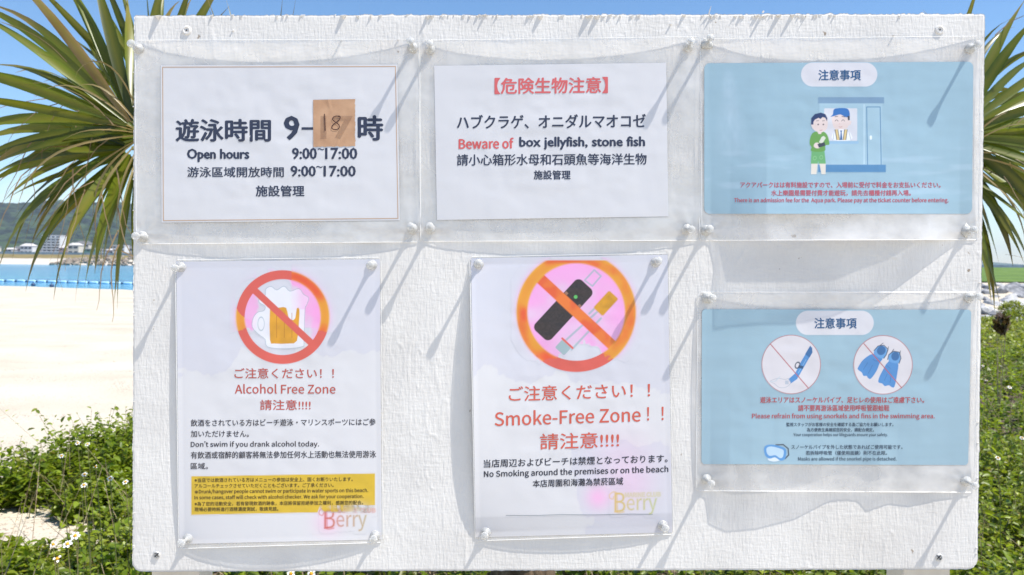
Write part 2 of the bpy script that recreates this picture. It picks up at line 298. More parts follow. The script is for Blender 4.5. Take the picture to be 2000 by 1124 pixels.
# riprap bank on the right
m_rip = noisy(mat('riprap_stone', rough=.85), (.17, .175, .19), (.40, .40, .41), scale=2.2, detail=8, bump=.5, bscale=14, dist=.03)
m_rip2 = noisy(mat('riprap_stone_pale', rough=.85), (.38, .38, .385), (.56, .55, .53), scale=2.5, detail=8, bump=.5, bscale=14, dist=.03)
bank = tag(empty('rock_revetment', (11.5, 16, 0)), 'sloping bank of grey broken stones below the green lawn', 'stone bank')
rs = [rock_shape(40 + s, 2) for s in range(7)]; proto = []
mb = MB(); cnt = 0; rr = random.Random(9); cells = []
for row in range(12):
    y = 15.3 + row * .36
    for k in range(60):
        x = .50 * y + k * .40 + (row % 2) * .2 + rr.uniform(-.09, .09); cells.append((abs(x / y - .63), x, y + rr.uniform(-.1, .1)))
cells.sort(); 
for i, (q, x, y) in enumerate(cells):
    z = float(terrain(np.array(x), np.array(y))) - .03; s = rr.uniform(.15, .27); V, F = rs[i % 7]
    if i < 280:
        if len(proto) < 7:
            o = mesh('stone', V + np.array([x, y, z]), F, (m_rip, m_rip2)[i % 2], bank, loc=(x, y, z)); proto.append(o)
        else:
            o = proto[rr.randrange(7)].copy(); COL.objects.link(o); o.parent = bank; o.location = (x - 11.5, y - 16, z)
        o.scale = (s * 1.25, s * .9, s * rr.uniform(.5, .8)); o.rotation_euler = (rr.uniform(-.3, .5), rr.uniform(-.25, .25), rr.uniform(0, 6.28))
    elif i < 700:
        a = rr.uniform(0, 6.28); c_, s_ = math.cos(a), math.sin(a)
        mb.add((V * [s * 1.25, s * .9, s * .65]) @ np.array([[c_, s_, 0], [-s_, c_, 0], [0, 0, 1]]) + [x, y, z], F)
tag(mb.build('loose_stones', m_rip, bank), kind='stuff')

GLYPHS = r'''{" ":[78,[]],"!":[113,[[46,77,68,77,72,226,72,262,40,262,41,226],[56,-5,68,-1,76,7,79,20,76,32,68,41,56,44,45,41,36,32,33,20,36,7,45,-1]]],"(":[118,[[84,-69,103,-60,78,-7,64,50,59,109,64,168,78,225,103,277,84,286,56,232,38,174,32,109,38,44,56,-15]]],")":[118,[[35,-69,62,-15,80,44,86,109,80,174,62,232,35,286,15,277,40,225,55,168,60,109,55,50,40,-7,15,-60]]],",":[97,[[26,-67,54,-49,71,-24,77,7,74,27,65,40,50,44,38,41,30,34,26,22,30,10,38,2,50,-1,54,0,49,-20,37,-36,19,-48]]],"-":[121,[[16,86,106,86,106,110,16,110]]],".":[97,[[49,-5,60,-1,69,7,72,20,69,32,60,41,49,44,37,41,29,32,26,20,29,7,37,-1]]],"/":[137,[[4,-63,27,-63,132,278,109,278]]],"A":[213,[[1,0,34,0,59,78,153,78,177,0,211,0,124,257,88,257],[67,104,79,144,88,172,97,201,105,230,106,230,115,201,123,172,132,144,145,104]]],"B":[230,[[35,0,117,0,168,8,202,33,214,75,208,105,189,126,162,137,162,138,183,150,195,170,200,194,188,230,157,250,111,257,35,257],[68,148,68,231,107,231,141,227,161,214,168,190,161,167,141,153,106,148],[68,26,68,123,112,123,151,118,174,102,182,76,174,48,150,31,112,26]]],"C":[223,[[132,-5,163,0,189,12,211,32,193,53,176,37,156,27,133,24,91,37,63,73,54,129,64,185,92,220,134,233,155,230,172,221,187,209,204,230,187,245,163,257,134,261,76,245,35,200,20,128,35,57,75,11]]],"D":[241,[[35,0,101,0,166,15,206,60,220,129,206,199,166,242,99,257,35,257],[68,27,68,230,97,230,147,219,177,184,187,129,177,74,147,39,97,27]]],"E":[206,[[35,0,187,0,187,28,68,28,68,121,165,121,165,149,68,149,68,229,183,229,183,257,35,257]]],"F":[193,[[35,0,68,0,68,115,166,115,166,143,68,143,68,229,183,229,183,257,35,257]]],"I":[103,[[35,0,68,0,68,257,35,257]]],"L":[190,[[35,0,180,0,180,28,68,28,68,257,35,257]]],"M":[284,[[35,0,64,0,64,142,64,167,62,193,60,218,62,218,82,159,131,26,153,26,201,159,222,218,223,218,221,193,220,167,219,142,219,0,249,0,249,257,210,257,161,119,155,102,149,84,143,66,142,66,136,84,130,102,123,119,74,257,35,257]]],"N":[253,[[35,0,66,0,66,135,65,162,64,189,62,215,63,215,91,162,185,0,218,0,218,257,187,257,187,123,188,96,189,69,192,42,190,42,162,95,68,257,35,257]]],"P":[222,[[35,0,68,0,68,102,110,102,160,111,192,137,204,181,192,226,159,250,109,257,35,257],[68,129,68,230,104,230,142,226,165,211,172,181,165,151,143,134,106,129]]],"R":[222,[[68,135,68,230,111,230,145,226,166,212,173,185,166,157,145,140,111,135],[176,0,213,0,147,112,178,126,198,150,205,185,194,227,162,250,116,257,35,257,35,0,68,0,68,109,114,109]]],"S":[209,[[106,-5,153,5,183,31,194,68,187,100,168,122,141,137,104,153,84,162,68,175,62,196,68,215,84,228,110,233,132,230,151,222,168,209,185,230,164,246,139,257,110,261,68,252,39,228,29,193,37,162,57,141,81,127,118,111,140,101,155,87,161,65,154,44,136,29,107,24,81,28,57,39,36,56,17,33,42,13,72,0]]],"T":[210,[[89,0,121,0,121,229,199,229,199,257,11,257,11,229,89,229]]],"U":[252,[[126,-5,173,6,206,41,218,106,218,257,187,257,187,105,179,57,157,31,126,24,96,31,75,57,67,105,67,257,34,257,34,106,47,41,79,6]]],"W":[307,[[63,0,102,0,140,155,144,175,149,194,153,213,154,213,159,194,163,175,167,155,206,0,245,0,298,257,267,257,239,117,235,89,230,62,225,34,223,34,217,62,211,89,205,117,169,257,140,257,104,117,98,89,92,62,86,34,85,34,80,62,74,89,69,117,42,257,9,257]]],"Y":[186,[[77,0,109,0,109,99,186,257,153,257,120,184,111,165,103,147,94,128,92,128,84,147,75,165,67,184,34,257,0,257,77,99]]],"Z":[211,[[18,0,195,0,195,28,57,28,193,237,193,257,30,257,30,229,153,229,18,20]]],"a":[197,[[76,-5,99,-1,120,9,139,23,140,23,143,0,169,0,169,117,162,158,141,185,103,195,74,191,49,182,29,170,41,148,58,158,77,165,98,168,122,161,134,144,137,120,71,107,33,84,21,49,28,20,47,2],[85,21,68,24,56,34,51,51,59,73,87,89,137,99,137,46,120,32,103,24]]],"b":[216,[[116,-5,157,8,187,42,199,98,190,149,164,183,123,195,102,191,82,182,63,168,64,202,64,279,32,279,32,0,58,0,61,20,62,20,79,7,98,-2],[111,22,97,24,81,30,64,42,64,142,82,156,99,165,115,168,144,159,160,135,165,98,158,57,139,31]]],"c":[179,[[107,-5,129,-2,150,7,169,19,155,41,142,31,127,25,110,22,79,31,59,57,51,95,59,133,80,159,111,168,125,166,137,160,149,152,165,173,150,184,132,192,110,195,64,183,31,149,18,95,30,41,62,7]]],"d":[217,[[97,-5,119,-1,138,9,155,22,156,22,159,0,185,0,185,279,153,279,153,206,154,173,138,185,121,192,101,195,60,183,30,148,19,95,28,41,55,7],[104,22,76,31,58,56,51,95,59,133,79,159,106,168,122,166,137,160,153,148,153,48,137,34,121,25]]],"e":[194,[[109,-5,133,-2,154,5,172,15,160,36,146,28,130,23,113,21,81,29,59,52,50,88,178,88,179,93,179,99,179,106,170,153,145,184,103,195,62,183,31,148,18,95,31,41,63,7],[49,110,59,142,79,163,104,169,129,163,146,143,151,110]]],"f":[114,[[12,164,37,164,37,0,69,0,69,164,110,164,110,190,69,190,69,220,72,241,81,253,96,258,103,257,110,255,118,252,125,277,115,280,104,282,93,283,62,276,43,254,37,221,37,190,12,188]]],"g":[197,[[96,-88,147,-78,181,-54,193,-22,185,4,163,19,126,23,89,23,69,26,59,33,56,44,57,53,62,61,68,67,77,63,86,61,96,60,131,68,156,91,166,126,164,142,158,155,150,166,189,166,189,190,123,190,115,193,106,194,96,195,61,187,35,163,25,127,29,106,38,89,50,76,50,75,40,66,32,54,29,39,31,26,37,15,46,8,46,6,31,-6,21,-21,18,-37,28,-64,55,-82],[96,82,76,87,61,103,56,127,61,151,76,166,96,172,117,166,131,151,137,127,131,103,116,87],[101,-65,71,-61,52,-50,46,-32,48,-21,54,-10,65,0,74,-2,82,-3,90,-3,123,-3,144,-5,157,-13,161,-27,154,-46,133,-60]]],"h":[213,[[32,0,64,0,64,138,82,154,98,164,116,167,137,162,149,145,152,116,152,0,184,0,184,120,178,161,159,186,126,195,102,191,81,179,63,163,64,202,64,279,32,279]]],"i":[96,[[32,0,64,0,64,190,32,190],[48,229,59,232,67,239,70,251,67,262,59,269,48,271,37,269,30,262,27,251,30,239,37,232]]],"k":[193,[[32,0,64,0,64,50,99,92,155,0,190,0,118,113,181,190,146,190,65,90,64,90,64,279,32,279]]],"l":[99,[[66,-5,74,-4,79,-3,84,-2,80,23,77,22,75,22,73,22,69,23,66,28,64,36,64,279,32,279,32,38,36,15,47,0]]],"m":[324,[[32,0,64,0,64,138,81,154,97,164,112,167,132,162,144,145,147,116,147,0,179,0,179,138,196,154,212,164,227,167,247,162,259,145,263,116,263,0,294,0,294,120,288,161,269,186,237,195,215,190,194,178,174,159,164,178,146,191,121,195,100,191,80,179,62,162,62,162,58,190,32,190]]],"n":[214,[[32,0,64,0,64,138,82,154,98,164,116,167,137,162,149,145,152,116,152,0,184,0,184,120,178,161,159,186,126,195,102,191,81,179,62,162,62,162,58,190,32,190]]],"o":[212,[[106,-5,150,7,182,41,194,95,182,149,150,183,106,195,63,183,31,149,18,95,31,41,63,7],[106,22,77,31,58,57,51,95,58,133,77,159,106,168,135,159,154,133,161,95,154,57,135,31]]],"p":[217,[[32,-80,64,-80,64,-16,63,18,81,5,98,-2,116,-5,157,8,187,42,199,98,190,149,164,183,123,195,101,191,81,181,62,168,62,168,58,190,32,190],[111,22,97,24,81,30,64,42,64,142,82,156,99,165,115,168,144,159,160,135,165,98,158,57,139,31]]],"q":[217,[[153,-80,185,-80,185,190,159,190,156,172,155,172,139,185,121,192,101,195,60,183,30,148,19,95,28,41,55,7,97,-5,118,-1,138,8,154,22,153,-13],[104,22,76,31,58,56,51,95,59,133,79,159,106,168,122,166,137,160,153,148,153,48,137,34,121,25]]],"r":[136,[[32,0,64,0,64,122,79,148,95,162,112,166,119,166,125,165,131,163,137,191,131,193,124,195,116,195,96,190,78,176,62,155,62,155,58,190,32,190]]],"s":[164,[[82,-5,120,3,143,24,151,52,142,81,120,98,93,110,73,118,58,128,52,143,56,156,68,166,88,170,103,168,117,162,131,153,146,173,130,184,110,192,87,195,52,188,29,168,22,141,30,115,51,97,77,86,98,78,114,66,120,50,116,35,104,24,83,20,62,23,44,31,27,43,11,22,31,8,56,-1]]],"t":[132,[[92,-5,104,-4,116,-1,127,2,121,27,114,24,106,22,99,21,82,26,72,38,70,58,70,164,121,164,121,190,70,190,70,244,43,244,40,190,9,188,9,164,38,164,38,59,43,25,60,3]]],"u":[213,[[88,-5,112,0,132,12,151,30,152,30,154,0,181,0,181,190,149,190,149,55,132,37,115,26,97,23,77,28,65,45,62,74,62,190,29,190,29,70,36,29,55,4]]],"v":[182,[[73,0,111,0,178,190,146,190,110,82,105,63,99,44,93,26,91,26,85,44,79,63,74,82,38,190,5,190]]],"w":[281,[[62,0,99,0,126,102,131,120,135,138,139,157,141,157,145,138,150,120,154,103,181,0,220,0,272,190,241,190,213,80,209,62,205,45,202,27,200,27,195,45,191,62,187,80,157,190,126,190,96,80,92,62,87,45,83,27,82,27,78,45,74,62,70,80,42,190,9,190]]],"y":[182,[[35,-82,68,-73,91,-50,106,-16,178,190,147,190,112,85,107,67,102,49,97,31,95,31,89,49,82,67,76,85,38,190,5,190,81,0,77,-15,67,-36,53,-50,34,-56,29,-55,24,-54,19,-53,13,-78,19,-80,27,-81]]],"’":[350,[[17,210,24,196,45,211,62,233,68,262,64,279,54,291,40,295,27,292,19,283,16,272,19,261,27,253,39,250,42,250,45,251,48,253,44,237,33,222]]]}'''
# ------------------------------------------------------------------ the notice board
m_paint = mat('white_board_paint', (.76, .74, .71), .5)
t, N, K, b = nodes(m_paint)
tc = N.new('ShaderNodeTexCoord')
def bumpn(scale, mscale, strength, dist, prev=None, detail=4):
    mp = N.new('ShaderNodeMapping'); mp.inputs['Scale'].default_value = mscale; K.new(tc.outputs['Object'], mp.inputs[0])
    n = N.new('ShaderNodeTexNoise'); n.inputs['Scale'].default_value = scale; n.inputs['Detail'].default_value = detail; K.new(mp.outputs[0], n.inputs['Vector'])
    bp = N.new('ShaderNodeBump'); bp.inputs['Strength'].default_value = strength; bp.inputs['Distance'].default_value = dist; K.new(n.outputs[0], bp.inputs['Height'])
    if prev: K.new(prev.outputs[0], bp.inputs['Normal'])
    return bp, n
b1, _ = bumpn(420, (1, 1, .22), .8, .0007); b2, _ = bumpn(420, (.2, 1, 1), .5, .0005, b1); K.new(b2.outputs[0], b.inputs['Normal'])
nn = N.new('ShaderNodeTexNoise'); nn.inputs['Scale'].default_value = 14; nn.inputs['Detail'].default_value = 6; K.new(tc.outputs['Object'], nn.inputs['Vector'])
rr_ = N.new('ShaderNodeValToRGB'); rr_.color_ramp.elements[0].color = (.70, .675, .64, 1); rr_.color_ramp.elements[1].color = (.80, .775, .735, 1); rr_.color_ramp.elements[0].position = .3; rr_.color_ramp.elements[1].position = .6
K.new(nn.outputs[0], rr_.inputs[0])
n5 = N.new('ShaderNodeTexNoise'); n5.inputs['Scale'].default_value = 90; n5.inputs['Detail'].default_value = 3; K.new(tc.outputs['Object'], n5.inputs['Vector'])
r5 = N.new('ShaderNodeValToRGB'); r5.color_ramp.elements[0].position = .735; r5.color_ramp.elements[1].position = .78; K.new(n5.outputs[0], r5.inputs[0])
n6 = N.new('ShaderNodeTexNoise'); n6.inputs['Scale'].default_value = 5; n6.inputs['Detail'].default_value = 8; K.new(tc.outputs['Object'], n6.inputs['Vector'])
r6 = N.new('ShaderNodeMapRange'); r6.inputs[1].default_value = .55; r6.inputs[2].default_value = .8; r6.inputs[3].default_value = 0; r6.inputs[4].default_value = .22; K.new(n6.outputs[0], r6.inputs[0])
m6 = N.new('ShaderNodeMix'); m6.data_type = 'RGBA'; K.new(r6.outputs[0], m6.inputs[0]); K.new(rr_.outputs[0], m6.inputs[6]); m6.inputs[7].default_value = (.60, .55, .47, 1)
m5 = N.new('ShaderNodeMix'); m5.data_type = 'RGBA'; K.new(r5.outputs[0], m5.inputs[0]); K.new(m6.outputs[2], m5.inputs[6]); m5.inputs[7].default_value = (.34, .27, .2, 1); K.new(m5.outputs[2], b.inputs['Base Color'])
m_screw = mat('painted_screw', (.55, .55, .54), .45, Metallic=.3); m_hole = mat('screw_recess', (.05, .05, .05), .6)
m_wood = noisy(mat('plywood_edge', rough=.8), (.55, .50, .43), (.66, .63, .58), scale=60, mapscale=(1, 1, 1))
board = tag(empty('notice_board', P(1090, 1114, -.012)), 'white painted plywood notice board with rough brush marks carrying six laminated notices', 'notice board')
CT = [(262, 31), (1924, 27.5), (1909.5, 1112.5), (258.5, 1117)]     # corners, clockwise from top left
nu, nv = 760, 500
U, Vv = np.meshgrid(np.linspace(0, 1, nu), np.linspace(0, 1, nv))
bx = (CT[0][0] * (1 - U) + CT[1][0] * U) * (1 - Vv) + (CT[3][0] * (1 - U) + CT[2][0] * U) * Vv
by = (CT[0][1] * (1 - U) + CT[1][1] * U) * (1 - Vv) + (CT[3][1] * (1 - U) + CT[2][1] * U) * Vv
# ragged paint on the rims, rounded lower corners
rag = 2.2 * np.clip(vnoise(bx * .09, bx * 0, 31, 3) * 2 - .3, 0, 3) + .8 * vnoise(bx * .35, bx * 0, 32, 1)
by = by - rag * (1 - sstep(0, .012, Vv)) + .7 * vnoise(bx * .15, bx * 0, 33, 2) * sstep(.99, 1, Vv)
ragy = .9 * vnoise(by * .2, by * 0, 34, 3) + .8 * np.clip(vnoise(by * .05, by * 0, 36, 2) * 3 - 1.4, 0, 2)
bx = bx + ragy * (sstep(.992, 1, U) - (1 - sstep(0, .008, U)))
def round_corner(cx, cy, r_, sx, sy):
    global bx, by
    dx = (bx - cx) * sx; dy = (by - cy) * sy
    k = (dx > 0) & (dy > 0); d = np.maximum(np.hypot(dx, dy), 1e-6); mx_ = np.maximum(dx, dy); f = np.where(k, mx_ / d, 1)
    bx = np.where(k, cx + (bx - cx) * f, bx); by = np.where(k, cy + (by - cy) * f, by)
round_corner(258.5 + 19, 1117 - 19, 19, -1, 1); round_corner(1910 - 22, 1112.5 - 22, 22, 1, 1); round_corner(262 + 4, 31 + 4, 4, -1, -1); round_corner(1924 - 5, 27.5 + 5, 5, 1, -1)
dens = .35 + .65 * sstep(-.25, .4, vnoise(bx / 150, by / 110, 40, 2)); dens2 = sstep(-.1, .5, vnoise(bx / 130, by / 90, 41, 2))
crk = np.clip(vnoise(bx / 2.7, by / 36, 42, 2) * 2.2 - .35, 0, 1.2) * dens          # upright ridges of dragged paint
hrz = np.clip(vnoise(bx / 30, by / 3.6, 43, 2) * 2.0 - .35, 0, 1.1) * dens2          # level brush strokes
pim = np.clip(vnoise(bx / 3.4, by / 3.4, 44, 1) * 3 - 1.75, 0, 1.2) * (.5 + dens)
cvx = np.clip(1 - np.abs(vnoise(bx / 13, by / 90, 45, 1)) * 9, 0, 1) * sstep(.1, .45, vnoise(bx / 60, by / 120, 46, 2))
wav = vnoise(bx / 55, by / 45, 47, 2) * .9
off = (.00017 * crk + .00010 * hrz + .00009 * pim + .00032 * cvx + .00008 * wav)
toprim = (1 - sstep(0, 38, by - 30)); off += toprim * np.clip(vnoise(bx / 5, by / 14, 48, 2) * 2 - .4, 0, 1.2) * .00022
off += -.0011 * np.clip(1 - (np.minimum(np.minimum(U * 1660, (1 - U) * 1660), np.minimum(Vv * 1090, (1 - Vv) * 1090)) / 2.2), 0, 1)
V = P(bx, by, off).reshape(-1, 3)
F = grid_faces(nu, nv)[:, ::-1]
idx = np.arange(nu * nv).reshape(nv, nu)
rim = np.concatenate([idx[0, :], idx[1:, -1], idx[-1, -2::-1], idx[-2:0:-1, 0]]); nr = len(rim)
back = V[rim] - BN * .0125; nb0 = len(V); V2 = np.concatenate([V, back])
side = np.stack([rim, np.roll(rim, -1), nb0 + (np.arange(nr) + 1) % nr, nb0 + np.arange(nr)], 1)
pan = mesh('panel', V2, np.concatenate([F, side]), m_paint, board, smooth=True)
mesh('panel_back', np.concatenate([back, [back.mean(0)]]), [(i, (i + 1) % nr, nr) for i in range(nr)], m_wood, board)
# long paint hairs and flakes hanging forward from the top rim
mb = MB(); rr = random.Random(3)
for i in range(95):
    px = rr.choice([rr.uniform(270, 1915), rr.uniform(560, 1250), rr.uniform(1380, 1640)]); w_ = rr.uniform(1.5, 5); h_ = rr.uniform(3, 9); o_ = abs(rr.gauss(0, .0011)) + .0006; y0 = 30 + rr.uniform(-1, 2)
    if rr.random() < .08: o_ += .003; w_ *= 2
    p = [P(px - w_, y0, 0), P(px + w_, y0, 0), P(px + w_ * .5, y0 - rr.uniform(0, 2), o_), P(px - w_ * .4, y0 + .5, o_ * .8), P(px, y0 + h_, .0001)]
    mb.add(p, [(0, 1, 2, 3), (1, 4, 2), (2, 4, 3), (3, 4, 0)])
for i in range(26):
    py = rr.uniform(60, 1090); w_ = rr.uniform(.6, 1.6); px = 260 if rr.random() < .4 else 1922 - (py - 30) * .0128; s_ = -1 if px < 900 else 1; o_ = rr.uniform(.0004, .0018)
    mb.add([P(px, py - w_, 0), P(px, py + w_, 0), P(px + s_ * rr.uniform(.3, 1.6), py, o_), P(px - s_ * 4, py, .0002)], [(0, 1, 2), (0, 2, 3), (1, 3, 2)])
tag(mb.build('paint_flakes', m_paint, board), kind='stuff')
# loose paint lumps and a nail stub or two on the face
mb = MB()
for px, py, l_ in ((667, 80, .004), (455, 60, .0012), (1490, 24, .002), (778, 78, .0015), (1310, 48, .002), (1745, 70, .0022)):
    c_ = P(px, py, 0); MB().tube([c_, c_ + BN * l_ * .5, c_ + BN * l_], [.0012, .0009, .0010], 6).build('paint_nib', m_paint, board)
mb = MB(); mb.tube([P(1384, 30, .001), P(1386, 22, .002), P(1389, 12, .004)], [.0009, .0006, .0002], 5); mb.build('paint_hair', m_paint, board)
for px, py, kind in ((365, 60, 0), (1835, 59, 0), (306, 1084, 1), (1834, 1089, 1)):
    c_ = P(px, py, 0); r_ = .0042 if kind == 0 else .0034
    s = MB().lathe([(0, -.001), (r_ * 1.15, -.001), (r_ * 1.15, .0006), (r_, .0013), (r_ * .72, .0015), (r_ * .62, .0008), (r_ * .2, .0008), (0, .0008)], c_, BN, 22).build('screw', m_screw if kind else m_paint, board, loc=c_, smooth=False)
    if kind:
        mb = MB(); a = P(px - 4, py - 4, .00145); b_ = P(px + 4, py + 4, .00145); mb.tube([a, b_], .0005, 4); mb.tube([P(px + 4, py - 4, .0014), P(px - 4, py + 4, .0014)], .0005, 4); mb.build('cross_slot', m_hole, s)
    else: MB().lathe([(0, .0006), (.0009, .0008), (.0009, .0012), (0, .00125)], c_, BN, 8).build('center_hole', m_hole, s)
# posts behind the panel
m_post = noisy(mat('post_paint', rough=.7), (.58, .54, .47), (.68, .645, .58), scale=30, mapscale=(1, 1, .15), bump=.4, bscale=80, dist=.001)
for (xa, xb, lb) in ((296, 388, 'left'), (1766, 1856, 'right')):
    a = P(xa, 1112, -.0135); b_ = P(xb, 1112, -.0135); c_ = (a + b_) / 2; hw = np.linalg.norm(b_ - a) / 2; ztop = P(0, 70, 0)[2]
    MB().box((c_[0], c_[1] + .02, (ztop - .25) / 2), (hw, .019, (ztop + .25) / 2)).build('post', m_post, board)

# ------------------------------------------------------------------ air
m_haze = bpy.data.materials.new('haze_air'); m_haze.use_nodes = True; t = m_haze.node_tree; t.nodes.remove(t.nodes['Principled BSDF']); pv = t.nodes.new('ShaderNodeVolumePrincipled'); pv.inputs['Color'].default_value = (.72, .84, 1, 1); pv.inputs['Density'].default_value = .00012
t.links.new(pv.outputs[0], t.nodes['Material Output'].inputs['Volume'])
tag(MB().box((0, 500, 80), (5400, 6050, 84)).build('haze', m_haze), kind='stuff')

# ------------------------------------------------------------------ laminated notices
def film_material(name, veil):
    m = bpy.data.materials.new(name); m.use_nodes = True; t = m.node_tree; N = t.nodes; K = t.links; b = N['Principled BSDF']; o_ = N['Material Output']
    b.inputs['Base Color'].default_value = (.88, .87, .85, 1); b.inputs['Roughness'].default_value = .13; b.inputs['Specular IOR Level'].default_value = .9
    tr = N.new('ShaderNodeBsdfTransparent'); lw = N.new('ShaderNodeLayerWeight'); lw.inputs[0].default_value = .5
    pw = N.new('ShaderNodeMath'); pw.operation = 'POWER'; pw.inputs[1].default_value = 3.0; K.new(lw.outputs['Facing'], pw.inputs[0])
    tcx = N.new('ShaderNodeTexCoord'); nz = N.new('ShaderNodeTexNoise'); nz.inputs['Scale'].default_value = 16; nz.inputs['Detail'].default_value = 4; K.new(tcx.outputs['Object'], nz.inputs['Vector'])
    mr = N.new('ShaderNodeMapRange'); mr.inputs[1].default_value = .35; mr.inputs[2].default_value = .7; mr.inputs[3].default_value = veil * .45; mr.inputs[4].default_value = veil * 1.9; K.new(nz.outputs[0], mr.inputs[0])
    ma = N.new('ShaderNodeMath'); ma.operation = 'MULTIPLY_ADD'; ma.inputs[1].default_value = .62; ma.use_clamp = True; K.new(pw.outputs[0], ma.inputs[0]); K.new(mr.outputs[0], ma.inputs[2])
    bp = N.new('ShaderNodeBump'); bp.inputs['Strength'].default_value = .7; bp.inputs['Distance'].default_value = .004; nb_ = N.new('ShaderNodeTexNoise'); nb_.inputs['Scale'].default_value = 22; K.new(tcx.outputs['Object'], nb_.inputs['Vector']); K.new(nb_.outputs[0], bp.inputs['Height']); K.new(bp.outputs[0], b.inputs['Normal'])
    mx_ = N.new('ShaderNodeMixShader'); K.new(ma.outputs[0], mx_.inputs[0]); K.new(tr.outputs[0], mx_.inputs[1]); K.new(b.outputs[0], mx_.inputs[2]); K.new(mx_.outputs[0], o_.inputs[0])
    return m
m_film = film_material('laminate_film', .34); m_filmedge = mat('film_rim', (.86, .86, .84), .3)
def print_material(name, coat=.5, rough=.45):
    m = mat(name, (.8, .8, .8), rough); t, N, K, b = nodes(m); a = N.new('ShaderNodeVertexColor'); a.layer_name = 'print'; K.new(a.outputs[0], b.inputs['Base Color'])
    b.inputs['Coat Weight'].default_value = coat; b.inputs['Coat Roughness'].default_value = .16
    tcx = N.new('ShaderNodeTexCoord'); mp = N.new('ShaderNodeMapping'); mp.inputs['Scale'].default_value = (1, 1, 3.5); K.new(tcx.outputs['Object'], mp.inputs[0]); nb_ = N.new('ShaderNodeTexNoise'); nb_.inputs['Scale'].default_value = 9; nb_.inputs['Detail'].default_value = 3; K.new(mp.outputs[0], nb_.inputs['Vector'])
    bp = N.new('ShaderNodeBump'); bp.inputs['Strength'].default_value = .35; bp.inputs['Distance'].default_value = .004; K.new(nb_.outputs[0], bp.inputs['Height']); K.new(bp.outputs[0], b.inputs['Coat Normal'])
    return m
m_print = print_material('laminated_print')

